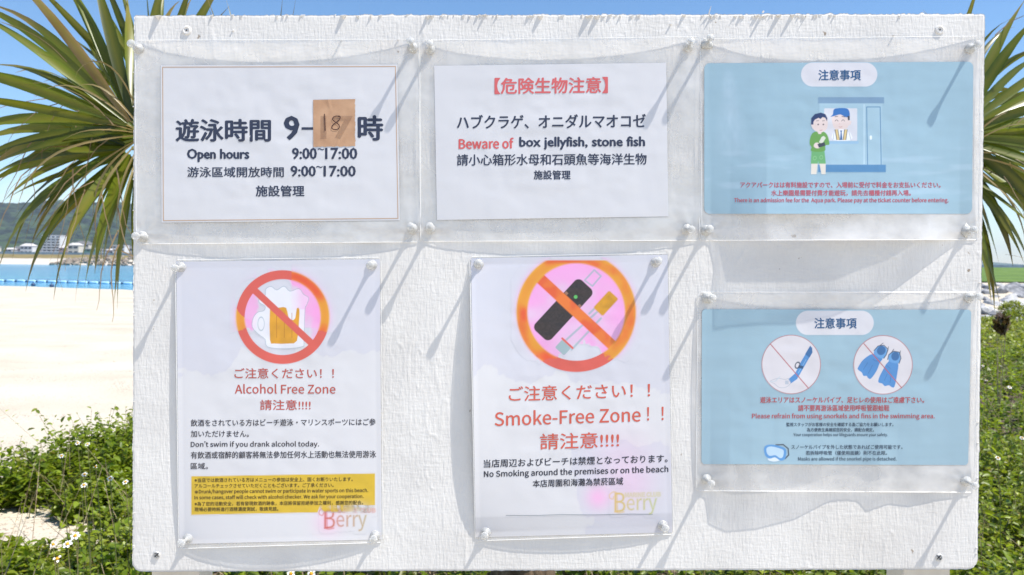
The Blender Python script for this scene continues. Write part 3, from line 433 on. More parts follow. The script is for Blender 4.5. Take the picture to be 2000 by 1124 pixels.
class Sheet:
    """A laminated sheet: film quad (photo pixels), paper quad, and how far its edges stand off the board (mm)."""
    def __init__(s, label, film, paper, lift, seed, wr=.35, uvfilm=None):
        s.film = np.array(film, float); s.paper = np.array(paper, float); s.lift = lift; s.seed = seed; s.wr = wr
        c = s.film.mean(0); s.e = tag(empty('laminated_notice', P(c[0], s.film[2:, 1].mean(), .001)), label, 'notice'); s.z = 0
    def uv(s, px, py):
        q = s.film; u = (px - q[0, 0]) / (q[1, 0] - q[0, 0]); v = (py - q[0, 1]) / (q[3, 1] - q[0, 1])
        for _ in range(3):
            x = (q[0, 0] * (1 - u) + q[1, 0] * u) * (1 - v) + (q[3, 0] * (1 - u) + q[2, 0] * u) * v
            y = (q[0, 1] * (1 - u) + q[1, 1] * u) * (1 - v) + (q[3, 1] * (1 - u) + q[2, 1] * u) * v
            u = u + (px - x) / (q[1, 0] - q[0, 0]); v = v + (py - y) / (q[3, 1] - q[0, 1])
        return u, v
    def h(s, px, py):           # metres off the board
        u, v = s.uv(np.asarray(px, float), np.asarray(py, float)); u = np.clip(u, 0, 1); v = np.clip(v, 0, 1); T, B_, L_, R_ = s.lift[:4]
        pu = np.interp(u, *s.lift[4]) if len(s.lift) > 4 else np.clip(4 * (u - .03) * (.97 - u) / .88, 0, 1) ** .8
        pt = np.clip(4 * (u - .03) * (.97 - u) / .88, 0, 1) ** .8
        pv = np.clip(4 * (v - .03) * (.97 - v) / .88, 0, 1) ** .8
        f = lambda a, k: np.exp(-a * k)
        mid = 1.2 * pt * pv
        h = 1.0 + mid + B_ * pu * f(1 - v, 3.4) + T * pt * f(v, 5) + L_ * pv * f(u, 4.5) + R_ * pv * f(1 - u, 4.5)
        h = h + s.wr * pt * pv * vnoise(px / 46, py / 30, s.seed, 2) + s.wr * .35 * vnoise(px / 25, py / 60, s.seed + 1, 2) * (.15 + pv * pt)
        return np.maximum(h, .75) * .001
    def surf(s, px, py, layer=0): return P(px, py, s.h(px, py) + .00004 * layer)
    def build(s, color, step=2.5, rounded=0, hole=True, paper=True):
        q = s.paper; nx = int(abs(q[1, 0] - q[0, 0]) / step) + 1; ny = int(abs(q[3, 1] - q[0, 1]) / step) + 1
        U, V_ = np.meshgrid(np.linspace(0, 1, nx), np.linspace(0, 1, ny))
        px = (q[0, 0] * (1 - U) + q[1, 0] * U) * (1 - V_) + (q[3, 0] * (1 - U) + q[2, 0] * U) * V_
        py = (q[0, 1] * (1 - U) + q[1, 1] * U) * (1 - V_) + (q[3, 1] * (1 - U) + q[2, 1] * U) * V_
        if rounded:
            for (cx, cy, sx, sy) in ((q[0, 0], q[0, 1], -1, -1), (q[1, 0], q[1, 1], 1, -1), (q[2, 0], q[2, 1], 1, 1), (q[3, 0], q[3, 1], -1, 1)):
                cx -= sx * rounded; cy -= sy * rounded; dx = (px - cx) * sx; dy = (py - cy) * sy; k = (dx > 0) & (dy > 0); d = np.maximum(np.hypot(dx, dy), 1e-6); f = np.where(k, np.maximum(dx, dy) / d, 1)
                px = np.where(k, cx + (px - cx) * f, px); py = np.where(k, cy + (py - cy) * f, py)
        s.color = color; px = px.ravel(); py = py.ravel()
        mesh('paper', s.surf(px, py), grid_faces(nx, ny)[:, ::-1], m_print, s.e, smooth=True, color=color(px, py))
        # film all over, a hair behind the coated print so that only the clear margins show it
        q = s.film; nx = int(abs(q[1, 0] - q[0, 0]) / 4) + 1; ny = int(abs(q[3, 1] - q[0, 1]) / 4) + 1
        U, V_ = np.meshgrid(np.linspace(0, 1, nx), np.linspace(0, 1, ny))
        px = (q[0, 0] * (1 - U) + q[1, 0] * U) * (1 - V_) + (q[3, 0] * (1 - U) + q[2, 0] * U) * V_
        py = (q[0, 1] * (1 - U) + q[1, 1] * U) * (1 - V_) + (q[3, 1] * (1 - U) + q[2, 1] * U) * V_
        for i_, (cx, cy, sx, sy) in enumerate(((q[0, 0], q[0, 1], -1, -1), (q[1, 0], q[1, 1], 1, -1), (q[2, 0], q[2, 1], 1, 1), (q[3, 0], q[3, 1], -1, 1))):
            cx -= sx * 8; cy -= sy * 8; dx = (px - cx) * sx; dy = (py - cy) * sy; k = (dx > 0) & (dy > 0); d = np.maximum(np.hypot(dx, dy), 1e-6); f = np.where(k, np.maximum(dx, dy) / d, 1)
            px = np.where(k, cx + (px - cx) * f, px); py = np.where(k, cy + (py - cy) * f, py)
        pq = s.paper; out_ = np.maximum(np.maximum(pq[:, 0].min() - px, px - pq[:, 0].max()), np.maximum(pq[:, 1].min() - py, py - pq[:, 1].max())); wk = sstep(3, 20, out_)
        puck = np.zeros(px.shape)
        for cx, cy in s.film + np.array([[14, 14], [-16, 16], [-18, -18], [14, -18]]):      # the film puckers round each pin
            dx = px - cx; dy = py - cy; dd = np.hypot(dx, dy); puck += np.exp(-dd / 45) * np.cos(np.arctan2(dy, dx) * 7 + s.seed) * np.clip(dd / 18, 0, 1)
        rip = wk * (.00050 * puck + .00034 * vnoise(px / 22, py / 60, s.seed + 7, 3) + .00034 * vnoise(px / 70, py / 16, s.seed + 8, 3))
        mesh('film', P(px.ravel(), py.ravel(), np.maximum(s.h(px, py) - .00024 + rip, .0006).ravel()), grid_faces(nx, ny)[:, ::-1], m_film, s.e, smooth=True)
        mb = MB()
        for a in range(4):      # the cut edge of the film catches light
            p0, p1 = q[a], q[(a + 1) % 4]; tt = np.linspace(.012, .988, 90); ex = p0[0] + (p1[0] - p0[0]) * tt; ey = p0[1] + (p1[1] - p0[1]) * tt
            mb.tube(s.surf(ex, ey, -3), .00022, 4)
        mb.build('film_rim', m_filmedge, s.e)
    def pic(s, box, paint, step=1.0, layer=2, name='pictogram', label=None):
        x0, y0, x1, y1 = box; nx = int((x1 - x0) / step) + 1; ny = int((y1 - y0) / step) + 1
        X, Y = np.meshgrid(np.linspace(x0, x1, nx), np.linspace(y0, y1, ny)); px = X.ravel(); py = Y.ravel()
        c = s.color(px, py); cv = Canvas(px, py, c); paint(cv)
        F = grid_faces(nx, ny)[:, ::-1]; keep = cv.touched[F].max(1) > .004
        F = F[keep]; used, inv = np.unique(F, return_inverse=True)
        o = mesh(name, s.surf(px[used], py[used], layer), inv.reshape(F.shape), m_print, s.e, smooth=True, color=cv.c[used])
        return o
    def text(s, txt, x0, x1, yc, h, col, bold=0, tilt=0, layer=4, name='lettering', latin=None, alpha=1, shear=0):
        """txt fitted so that its inked box spans x0..x1 and yc-h/2..yc+h/2 in photo pixels; tilt = rise in pixels left to right"""
        V, F = glyph_mesh(txt, 0, latin)
        mn = V.min(0); mxx = V.max(0); u = (V[:, 0] - mn[0]) / (mxx[0] - mn[0]); v = (V[:, 1] - mn[1]) / (mxx[1] - mn[1])
        px = x0 + u * (x1 - x0); py = yc + h * (.5 - v) - tilt * (u - .5)
        if not bold: return mesh(name, s.surf(px, py, layer), F, ink(col, alpha), s.e)
        d = bold * h * 1.5; mb = MB()       # heavier weight: the same glyphs printed again a hair apart
        for k, (ax, ay) in enumerate(((0, 0), (d, 0), (-d, 0), (0, d * .7), (0, -d * .7))): mb.add(s.surf(px + ax, py + ay, layer + .35 * k), F)
        return mesh(name, np.concatenate(mb.V), mb.F, ink(col, alpha), s.e)
    def poly(s, pts, col, layer=3, name='printed_shape', alpha=1, parent=None):
        pts = np.array(pts, float); V = s.surf(pts[:, 0], pts[:, 1], layer); return mesh(name, V, [tuple(range(len(V)))[::-1]], ink(col, alpha), parent or s.e)
_ink = {}
def ink(col, alpha=1):
    k = (tuple(col), alpha)
    if k not in _ink:
        c = lin(col); m = mat('ink_%d' % (len(_ink) + 1), tuple(c), .4); m.node_tree.nodes['Principled BSDF'].inputs['Alpha'].default_value = alpha; _ink[k] = m
    return _ink[k]
GL = json.loads(GLYPHS); GL['’'][0] = 82; _a = min(min(p[0::2]) for p in GL['’'][1]); GL['’'][1] = [[v_ - (_a - 22) if i % 2 == 0 else v_ for i, v_ in enumerate(p)] for p in GL['’'][1]]
def is_latin(t): return all(c in GL for c in t)
def glyph_mesh(txt, bold, latin=None):
    if is_latin(txt):
        cu = bpy.data.curves.new('g', 'CURVE'); cu.dimensions = '2D'; cu.fill_mode = 'BOTH'; x = 0
        for ch in txt:
            adv, sp = GL[ch]
            for p in sp:
                s_ = cu.splines.new('POLY'); s_.points.add(len(p) // 2 - 1); co = np.zeros((len(p) // 2, 4)); co[:, 0] = np.array(p[0::2]) / 345. + x; co[:, 1] = np.array(p[1::2]) / 345.; co[:, 3] = 1
                s_.points.foreach_set('co', co.ravel()); s_.use_cyclic_u = True
            x += adv / 345.
        cu.offset = bold
    else:
        cu = bpy.data.curves.new('g', 'FONT'); cu.body = txt; cu.offset = bold; cu.resolution_u = 2
    o = bpy.data.objects.new('g', cu); COL.objects.link(o); dg = bpy.context.evaluated_depsgraph_get(); me = o.evaluated_get(dg).to_mesh()
    V = np.array([v_.co[:2] for v_ in me.vertices]); F = [tuple(p.vertices) for p in me.polygons]
    o.evaluated_get(dg).to_mesh_clear(); bpy.data.objects.remove(o); bpy.data.curves.remove(cu)
    V = np.array(V); a, b_, c_ = F[0][:3]
    if np.cross(V[b_] - V[a], V[c_] - V[a]) < 0: F = [f[::-1] for f in F]
    return V, F

class Canvas:                   # flat print, painted by signed distances in photo pixels
    def __init__(s, px, py, c): s.x = px; s.y = py; s.c = np.array(c, float); s.touched = np.zeros(len(px))
    def over(s, a, col):
        a = np.clip(a, 0, 1); col = np.asarray(col, float); col = lin(col) if col.ndim == 1 else col
        s.c = s.c * (1 - a[:, None]) + col * a[:, None]; s.touched = np.maximum(s.touched, a)
    def cov(s, d, soft=1.0): return np.clip(.5 - d / soft, 0, 1)
    def circle(s, cx, cy, r_): return np.hypot(s.x - cx, s.y - cy) - r_
    def box(s, cx, cy, hx, hy, rot=0, rd=0):
        c_, s_ = math.cos(rot), math.sin(rot); x = (s.x - cx) * c_ + (s.y - cy) * s_; y = -(s.x - cx) * s_ + (s.y - cy) * c_
        qx = np.abs(x) - hx + rd; qy = np.abs(y) - hy + rd; return np.hypot(np.maximum(qx, 0), np.maximum(qy, 0)) + np.minimum(np.maximum(qx, qy), 0) - rd
    def seg(s, x0, y0, x1, y1, w_):
        dx, dy = x1 - x0, y1 - y0; t_ = np.clip(((s.x - x0) * dx + (s.y - y0) * dy) / (dx * dx + dy * dy), 0, 1); return np.hypot(s.x - x0 - dx * t_, s.y - y0 - dy * t_) - w_ / 2
    def path(s, pts, w_):
        d = np.full(len(s.x), 1e3)
        for a, b_ in zip(pts[:-1], pts[1:]): d = np.minimum(d, s.seg(*a, *b_, w_))
        return d
    def poly(s, pts):
        d = np.full(len(s.x), 1e9); ins = np.zeros(len(s.x), bool)
        for (x0, y0), (x1, y1) in zip(pts, pts[1:] + pts[:1]):
            d = np.minimum(d, s.seg(x0, y0, x1, y1, 0)); k = (y0 > s.y) != (y1 > s.y)
            if y1 != y0: ins ^= k & (s.x < (x1 - x0) * (s.y - y0) / (y1 - y0) + x0)
        return np.where(ins, -d, d)
    def ell(s, cx, cy, rx, ry, rot=0):
        c_, s_ = math.cos(rot), math.sin(rot); x = (s.x - cx) * c_ + (s.y - cy) * s_; y = -(s.x - cx) * s_ + (s.y - cy) * c_
        k = np.hypot(x / rx, y / ry); return (k - 1) * min(rx, ry)
def smooth(pts, n=4, closed=True):   # catmull-rom
    P_ = [np.array(p, float) for p in pts]; o = []; m_ = len(P_)
    for i in range(m_ if closed else m_ - 1):
        a, b_, c_, d = (P_[(i - 1) % m_], P_[i], P_[(i + 1) % m_], P_[(i + 2) % m_]) if closed else (P_[max(i - 1, 0)], P_[i], P_[i + 1], P_[min(i + 2, m_ - 1)])
        for k in range(n):
            t_ = k / n; o.append(tuple(.5 * (2 * b_ + (c_ - a) * t_ + (2 * a - 5 * b_ + 4 * c_ - d) * t_ ** 2 + (3 * b_ - a - 3 * c_ + d) * t_ ** 3)))
    if not closed: o.append(tuple(P_[-1]))
    return o

NAVY = (52, 58, 78); RED = (205, 92, 92); BRICK = (190, 88, 76)
white = lambda px, py: np.tile(lin((216, 215, 217)), (len(px), 1)) * (1 + .02 * vnoise(px / 60, py / 30, 70, 3))[:, None]
# 1: opening hours
s1 = Sheet('white laminated notice of swimming hours with a thin brown border and a tape patch', [(264, 79), (818, 77), (821, 473), (266, 477)], [(314, 128), (776, 126.5), (781, 430.5), (315.5, 435)], (3.6, 2.6, 1.5, 1.6), 101, .55)
s1.build(white)
qb = s1.paper; c0 = qb.mean(0)
def border(s, inset, w_, col):
    V = []; q = s.paper; F = []; n = 60; ring = []
    for a in range(4):
        for k in range(n): ring.append(q[a] + (q[(a + 1) % 4] - q[a]) * k / n)
    ring = np.array(ring); c = q.mean(0); d = ring - c; hx = abs(q[1, 0] - q[0, 0]) / 2; hy = abs(q[3, 1] - q[0, 1]) / 2
    i1 = c + d * [1 - inset / hx, 1 - inset / hy]; i2 = c + d * [1 - (inset + w_) / hx, 1 - (inset + w_) / hy]; m_ = len(ring)
    V = np.concatenate([s.surf(i1[:, 0], i1[:, 1], 3), s.surf(i2[:, 0], i2[:, 1], 3)]); mesh('printed_border', V, [(k, m_ + k, m_ + (k + 1) % m_, (k + 1) % m_)[::1] for k in range(m_)], ink(col), s.e)
border(s1, 3, 1.3, (196, 158, 120))
for a in (('遊泳時間', 344, 528, 255, 43, NAVY, .022), ('9', 556, 583, 250.5, 45, NAVY, .03), ('-', 589, 613, 251.5, 5, NAVY, 0), ('時', 700, 747, 250.5, 48, NAVY, .022),
          ('Open hours', 366, 486, 304, 25, NAVY, .03), ('9:00', 571, 618, 300.3, 21.5, NAVY, .03), ('~', 620.6, 633, 292, 4, NAVY, .012), ('17:00', 635.6, 697, 300.3, 21.5, NAVY, .03),
          ('游泳區域開放時間', 366, 554, 336.6, 20, NAVY, .014), ('9:00', 568, 616, 334.8, 20.5, NAVY, .03), ('~', 617.5, 630, 326.5, 4, NAVY, .012), ('17:00', 632.6, 694, 334.8, 20.5, NAVY, .03), ('施設管理', 500, 594, 373.5, 21, NAVY, .018)):
    s1.text(*a)
# 2: jellyfish
s2 = Sheet('white laminated notice warning of box jellyfish and stone fish with a red heading', [(820, 79), (1368, 72), (1371, 470), (822, 472)], [(848, 129), (1301, 123), (1305.5, 423), (853.5, 430)], (3.4, 2.2, 1.4, 1.6), 103, .55)
s2.build(white)
for a in (('【危険生物注意】', 966.6, 1186.6, 167.5, 31, (216, 104, 104), .018, 2), ('ハブクラゲ、オニダルマオコゼ', 892.7, 1261, 237.5, 27, NAVY, .016, 3), ('Beware of', 896.5, 1002.5, 280.5, 20.5, (214, 98, 96), .028, 1),
          ('box jellyfish, stone fish', 1015, 1259, 280, 24.5, NAVY, .028, 1), ('請小心箱形水母和石頭魚等海洋生物', 892.7, 1262.6, 312, 22, NAVY, .014, 2), ('施設管理', 1043, 1114, 342, 17.5, NAVY, .018, 0)):
    s2.text(*a)
# 3: admission fee
BL = (154, 184, 198)
def blue(px, py): return lin(BL)[None] * (1 + .05 * vnoise(px / 110, py / 16, 71, 3) + .04 * vnoise(px / 140, py / 90, 72, 2))[:, None]
def blue3(px, py):  # blue paper with whitish reflection streaks painted into its colour
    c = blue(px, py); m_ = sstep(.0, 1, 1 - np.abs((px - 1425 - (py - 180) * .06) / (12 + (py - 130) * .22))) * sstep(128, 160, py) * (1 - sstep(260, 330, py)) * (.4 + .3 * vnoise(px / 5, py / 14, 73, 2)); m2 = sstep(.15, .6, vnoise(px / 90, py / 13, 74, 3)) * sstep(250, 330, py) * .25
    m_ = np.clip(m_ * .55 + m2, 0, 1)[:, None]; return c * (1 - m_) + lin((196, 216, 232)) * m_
s3 = Sheet('upper pale blue laminated notice with a ticket booth drawing about the admission fee', [(1368, 76), (1915, 71), (1912, 468.5), (1366, 470)], [(1375.5, 124), (1901, 121), (1898.5, 418), (1375.5, 418)], (3.2, 19.5, 1.2, 1.0, ([0, .04, .11, .2, .24, .5, .64, .78, .93, 1], [0, 0, .25, .8, 1, 1, .94, .62, 0, 0])), 105, .5)
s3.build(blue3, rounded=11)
DB_ = (52, 92, 134)
def pill(s, cx, cy, hx, hy): s.pic((cx - hx - 2, cy - hy - 2, cx + hx + 2, cy + hy + 2), lambda c: c.over(c.cov(c.box(cx, cy, hx, hy, 0, hy)), (216, 215, 220)), 1.0, 1, 'title_pill')
pill(s3, 1639, 146, 74.5, 23.5); s3.text('注意事項', 1599, 1681, 147, 20.5, DB_, .016, 0)
def booth(c):
    Z = lambda x, y: (1540 + x / 6.814, 180 + y / 6.812)
    def pl(pts, sm=True): p = [Z(*q) for q in pts]; return c.poly(smooth(p, 3) if sm else p)
    def bx_(x0, y0, x1, y1, rd=0): a, b_ = Z(x0, y0), Z(x1, y1); return c.box((a[0] + b_[0]) / 2, (a[1] + b_[1]) / 2, (b_[0] - a[0]) / 2, (b_[1] - a[1]) / 2, 0, rd)
    cv = c.cov
    c.over(cv(bx_(410, 150, 1250, 970)), (162, 192, 206)); c.over(cv(bx_(395, 70, 1272, 152, 1)), (120, 150, 176)); c.over(cv(bx_(395, 968, 1296, 1067, 1)), (84, 134, 176))
    c.over(cv(bx_(1000, 165, 1012, 960)) * .6, (205, 226, 238)); c.over(cv(np.abs(c.path([Z(1052, 968), Z(1040, 200), Z(1220, 200), Z(1234, 968)], 0)) - .7), (70, 118, 160))
    c.over(cv(bx_(1080, 580, 1112, 636, 2.2)), (226, 236, 242)); c.over(cv(bx_(475, 218, 915, 650, 2)), (212, 213, 219)); c.over(cv(bx_(515, 655, 935, 690)), (150, 186, 212))
    SK = (226, 208, 202)
    c.over(cv(pl([(585, 330), (700, 300), (800, 330), (812, 380), (835, 390), (830, 430), (800, 445), (775, 485), (690, 510), (620, 490), (588, 430)])), SK)
    c.over(cv(pl([(600, 530), (640, 500), (760, 500), (820, 540), (835, 640), (590, 640)])), (233, 236, 242)); c.over(cv(np.minimum(c.path([Z(612, 505), Z(592, 640)], .7), c.path([Z(800, 520), Z(832, 640)], .7))), (120, 130, 145))
    c.over(cv(pl([(560, 330), (590, 300), (600, 240), (640, 218), (770, 218), (810, 260), (812, 330), (760, 335), (690, 300), (620, 318)])), (48, 108, 176)); c.over(cv(pl([(785, 320), (815, 320), (815, 375), (792, 378)], False)), (52, 56, 66))
    for a in ((620, 330, 655, 326), (712, 326, 752, 332)): c.over(cv(c.seg(*Z(a[0], a[1]), *Z(a[2], a[3]), 1.2)), (60, 62, 72))
    for ex in (640, 727): c.over(cv(c.path([Z(ex - 20, 388), Z(ex - 8, 372), Z(ex + 6, 372), Z(ex + 20, 388)], 1.0)), (60, 58, 66))
    c.over(cv(c.path([Z(672, 462), Z(692, 470), Z(712, 462)], .8)), (190, 110, 105)); c.over(cv(c.ell(*Z(680, 424), 1.6, 1.2)), (222, 190, 182))
    for (x0, x1, x2, x3) in ((615, 662, 685, 638), (740, 788, 768, 722)):
        c.over(cv(pl([(x0, 500), (x1, 500), (x2, 640), (x3, 640)], False)), (56, 56, 58)); c.over(cv(pl([(x0 + 10, 500), (x1 - 8, 500), (x2 - 8, 640), (x3 + 9, 640)], False)), (216, 192, 132))
    c.over(cv(pl([(683, 512), (716, 512), (708, 535), (718, 640), (684, 640), (694, 535)], False)), (58, 100, 148))
    # customer
    c.over(cv(pl([(303, 950), (388, 950), (372, 1095), (300, 1095)], False)), (222, 214, 200)); c.over(cv(pl([(410, 950), (495, 950), (494, 1095), (440, 1095)], False)), (222, 214, 200))
    c.over(cv(pl([(306, 790), (480, 790), (497, 955), (400, 955), (396, 915), (390, 955), (297, 955)], False)), (108, 172, 108))
    for e_ in ((350, 880), (436, 870)): c.over(cv(np.abs(c.ell(*Z(*e_), 3, 3.6, .3)) - .45) * .7, (160, 208, 150))
    c.over(cv(pl([(330, 540), (380, 525), (470, 530), (520, 580), (545, 680), (535, 705), (490, 715), (478, 790), (306, 790), (306, 735), (283, 700), (283, 640), (300, 580)])), (104, 156, 70))
    c.over(cv(pl([(385, 530), (440, 530), (435, 560), (400, 560)], False)), SK)
    c.over(cv(pl([(300, 430), (315, 380), (330, 330), (500, 330), (520, 380), (518, 470), (480, 520), (430, 540), (370, 525), (325, 490)])), SK)
    c.over(cv(pl([(300, 435), (302, 350), (350, 295), (430, 275), (490, 295), (518, 350), (512, 390), (490, 345), (455, 335), (425, 360), (400, 345), (350, 370), (332, 400), (330, 435)], False)), (34, 52, 96))
    for ex in (395, 464): c.over(cv(c.circle(*Z(ex, 433), 1.4)), (58, 48, 52))
    for ex in (388, 467): c.over(cv(c.seg(*Z(ex - 16, 386), *Z(ex + 14, 382), .9)), (60, 52, 58))
    c.over(cv(c.path([Z(416, 508), Z(432, 515), Z(448, 505)], .8)), (186, 100, 98))
    c.over(cv(pl([(405, 670), (440, 600), (468, 585), (497, 612), (450, 690)], False)), (214, 218, 200)); c.over(cv(pl([(335, 720), (355, 680), (400, 680), (420, 740), (370, 750)])), SK)
    c.over(cv(pl([(385, 695), (480, 668), (492, 715), (405, 742)], False)), (58, 62, 70))
s3.pic((1576, 186, 1734, 344), booth, .9, 2, 'booth_drawing')
for a in (('アクアパークはは有料施設ですので、入場前に受付で料金をお支払いください。', 1446, 1837, 361.5, 11.5, (186, 92, 104), .014), ('水上樂園是需要付費才能遊玩，請先去櫃檯付錢再入場。', 1506.7, 1779, 377.3, 11.5, (186, 92, 104), .014), ('There is an admission fee for the  Aqua park. Please pay at the ticket counter before entering.', 1434, 1852.6, 392.3, 11, (186, 92, 104), .016)):
    s3.text(*a)
# 4: snorkels and fins
s4 = Sheet('lower pale blue laminated notice forbidding snorkels and fins with two round pictures', [(1363, 571), (1911, 571), (1903, 962), (1359, 959)], [(1371, 604.5), (1897, 605.5), (1891, 908.7), (1370, 907)], (2.5, 8.6, 1.2, 1.2, ([0, .05, .12, .2, .3, .42, .5, .55, .6, .66, .72, .8, .9, 1], [0, .1, .75, .95, .88, .62, .16, .12, .14, .42, .22, .28, .1, 0])), 107, .5)
s4.build(blue, rounded=7)
pill(s4, 1630.5, 631, 76, 23.7); s4.text('注意事項', 1591, 1673, 631.7, 20.5, DB_, .016, 0)
def gear(c):
    cv = c.cov; Z = lambda x, y: (1480 + x / 6.25, 645 + y / 6.25)
    def pl(pts, sm=True, n=3): p = [Z(*q) for q in pts]; return c.poly(smooth(p, n) if sm else p)
    for cx, cy in ((1545.3, 712.3), (1724.7, 713)):
        c.over(cv(c.circle(cx, cy, 57.6)), (216, 212, 216)); c.over(cv(np.abs(c.circle(cx, cy, 57.2)) - .65), (172, 102, 106))
    B1 = (76, 138, 198); B2 = (48, 104, 158); B3 = (130, 180, 222); DK = (40, 62, 84)
    c.over(cv(pl([(375, 600), (455, 530), (520, 400), (640, 195), (662, 215), (668, 270), (560, 460), (480, 600), (405, 652)], False)), B1)
    c.over(cv(pl([(578, 295), (640, 192), (664, 222), (667, 275), (632, 338)], False)), B2); c.over(cv(c.seg(*Z(590, 360), *Z(495, 525), 1.1)), B3); c.over(cv(pl([(500, 430), (560, 440), (550, 475), (490, 462)], False)), (36, 78, 118))
    c.over(cv(np.abs(c.ell(*Z(485, 430), 4.2, 6, .4)) - .9), DK)
    c.over(cv(np.abs(pl([(150, 625), (250, 590), (330, 605), (375, 595), (400, 650), (340, 700), (260, 700), (205, 655)])) - .35), (160, 172, 184)); c.over(cv(c.path([Z(150, 632), Z(215, 625), Z(270, 570)], 1.6)), (196, 206, 214)); c.over(cv(c.box(*Z(355, 640), 3.4, 3.6)), (182, 190, 202))
    for blade, foot, hole, strap in (([(1410, 290), (1520, 345), (1490, 400), (1450, 500), (1380, 595), (1340, 580), (1330, 560), (1290, 560), (1270, 520), (1225, 485), (1225, 455), (1290, 360)], [(1415, 290), (1460, 200), (1530, 190), (1580, 240), (1560, 310), (1520, 350)], (1508, 250, 8.2, 9.2, .5), [(1420, 250), (1470, 195), (1540, 185), (1590, 235), (1570, 300), (1540, 345)]),
                                 ([(1600, 380), (1710, 400), (1705, 520), (1670, 690), (1630, 695), (1600, 675), (1550, 685), (1520, 655), (1475, 640), (1475, 600), (1510, 520)], [(1600, 380), (1610, 290), (1660, 262), (1725, 275), (1740, 330), (1720, 405)], (1678, 320, 7.6, 8.6, .15), [(1585, 360), (1600, 300), (1660, 258), (1730, 272), (1748, 345), (1725, 408)])):
        c.over(cv(pl(blade)), B1); c.over(cv(pl(foot)), (98, 156, 210)); c.over(cv(c.ell(*Z(hole[0], hole[1]), hole[2], hole[3], hole[4])), B2); c.over(cv(c.path([Z(*q) for q in strap], 1.5)), DK)
    for a in ((1490, 190, 1530, 160), (1585, 260, 1595, 205), (1635, 270, 1660, 235), (1735, 300, 1742, 255)): c.over(cv(c.seg(*Z(a[0], a[1]), *Z(a[2], a[3]), 1.2)), DK)
    for a in ((1430, 380, 1505, 380), (1600, 460, 1640, 470)): c.over(cv(c.path([Z(a[0] - 25, a[1] - 25), Z(a[0], a[1] - 4), Z(a[2] - 20, a[3])], .8)), B2)
    for a in ((1290, 480, 1340, 400), (1350, 530, 1400, 430), (1545, 615, 1580, 540), (1615, 640, 1625, 560)): c.over(cv(c.seg(*Z(a[0], a[1]), *Z(a[2], a[3]), .8)), B2)
    for a in ((155, 172, 618, 710), (1297, 168, 1755, 704)): c.over(cv(c.seg(*Z(a[0], a[1]), *Z(a[2], a[3]), 1.7)), (176, 84, 88))
s4.pic((1486, 653, 1605, 772), gear, .9, 2, 'snorkel_drawing'); s4.pic((1665, 653, 1784, 772), gear, .9, 2, 'fins_drawing')
def goggles(c):
    cv = c.cov; Z = lambda x, y: (1350 + x / 2.8105, 560 + y / 2.8105)
    pl = lambda pts: c.poly(smooth([Z(*q) for q in pts], 3))
    c.over(cv(c.path([Z(465, 870), Z(505, 868), Z(532, 890), Z(535, 925), Z(515, 945)], 2.6)), (66, 78, 92)); c.over(cv(c.ell(*Z(455, 948), 12, 4.5)), (216, 226, 234))
    c.over(cv(pl([(402, 880), (440, 868), (500, 880), (522, 900), (516, 945), (490, 956), (460, 938), (430, 945), (405, 925)])), (88, 148, 204)); c.over(cv(pl([(414, 888), (440, 878), (495, 892), (508, 905), (503, 935), (487, 942), (462, 926), (432, 930), (416, 915)])), (184, 210, 228))
s4.pic((1488, 864, 1545, 905), goggles, .8, 2, 'goggles_drawing')
RD4 = (184, 88, 92); DK4 = (62, 78, 96)
for a in (('遊泳エリアはスノーケルパイプ、足ヒレの使用はご遠慮下さい。', 1485, 1805, 781.5, 12, RD4, .014), ('請不要再游泳區域使用呼吸管跟蛙鞋', 1559, 1737, 797.4, 12, RD4, .014), ('Please refrain from using snorkels and fins in the swimming area.', 1469, 1825.7, 814, 12.5, RD4, .014),
          ('監視スタッフがお客様の安全を確認する為ご協力をお願いします。', 1536, 1745, 829.5, 7.6, DK4, .01), ('為方便救生員確認您的安全，請配合規定。', 1576, 1707, 840, 7.6, DK4, .01), ('Your cooperation helps our lifeguards ensure your safety.', 1550, 1734, 850, 8, DK4, .006),
          ('スノーケルパイプを外した状態であればご使用可能です。', 1545.7, 1762.7, 873.5, 8.4, DK4, .008), ('若拆除呼吸管（僅使用面鏡）則不在此限。', 1574, 1732.5, 885, 8.4, DK4, .008), ('Masks are allowed if the snorkel pipe is detached.', 1559, 1751, 897.3, 9, DK4, .008)):
    s4.text(*a)
# water stains
W0 = lin((219, 218, 220))
def stained(edge, seed):
    def f(px, py):
        c = np.tile(W0, (len(px), 1)); n = vnoise(px / 60, py / 60, seed, 4, .6); d = edge(px, py) + n * 38; wet = sstep(-2, 2, d); rim = np.exp(-(d / 2.5) ** 2) * .5
        c = c * (1 - wet[:, None] * np.array([.085, .08, .025])); return c * (1 - rim[:, None] * np.array([.05, .055, .03]))
    return f
al = stained(lambda px, py: np.minimum(705 - py, 60) + np.where(px < 470, 60, 0) * sstep(480, 430, px) - 20, 201)
def alc(px, py):
    c = al(px, py); d = np.hypot(px - 640, py - 1020); a = np.clip(np.exp(-(d / 26) ** 2), 0, 1)[:, None] * .55; return c * (1 - a) + lin((246, 190, 222)) * a
s5 = Sheet('white portrait notice with a crossed out beer mug and yellow text box', [(342, 508), (744, 503), (748, 1060), (349, 1072)], [(344.5, 512), (742, 507), (745.5, 1054), (350, 1063)], (1.6, 4.4, 2.4, 1.5), 109, .5)
s5.build(alc)
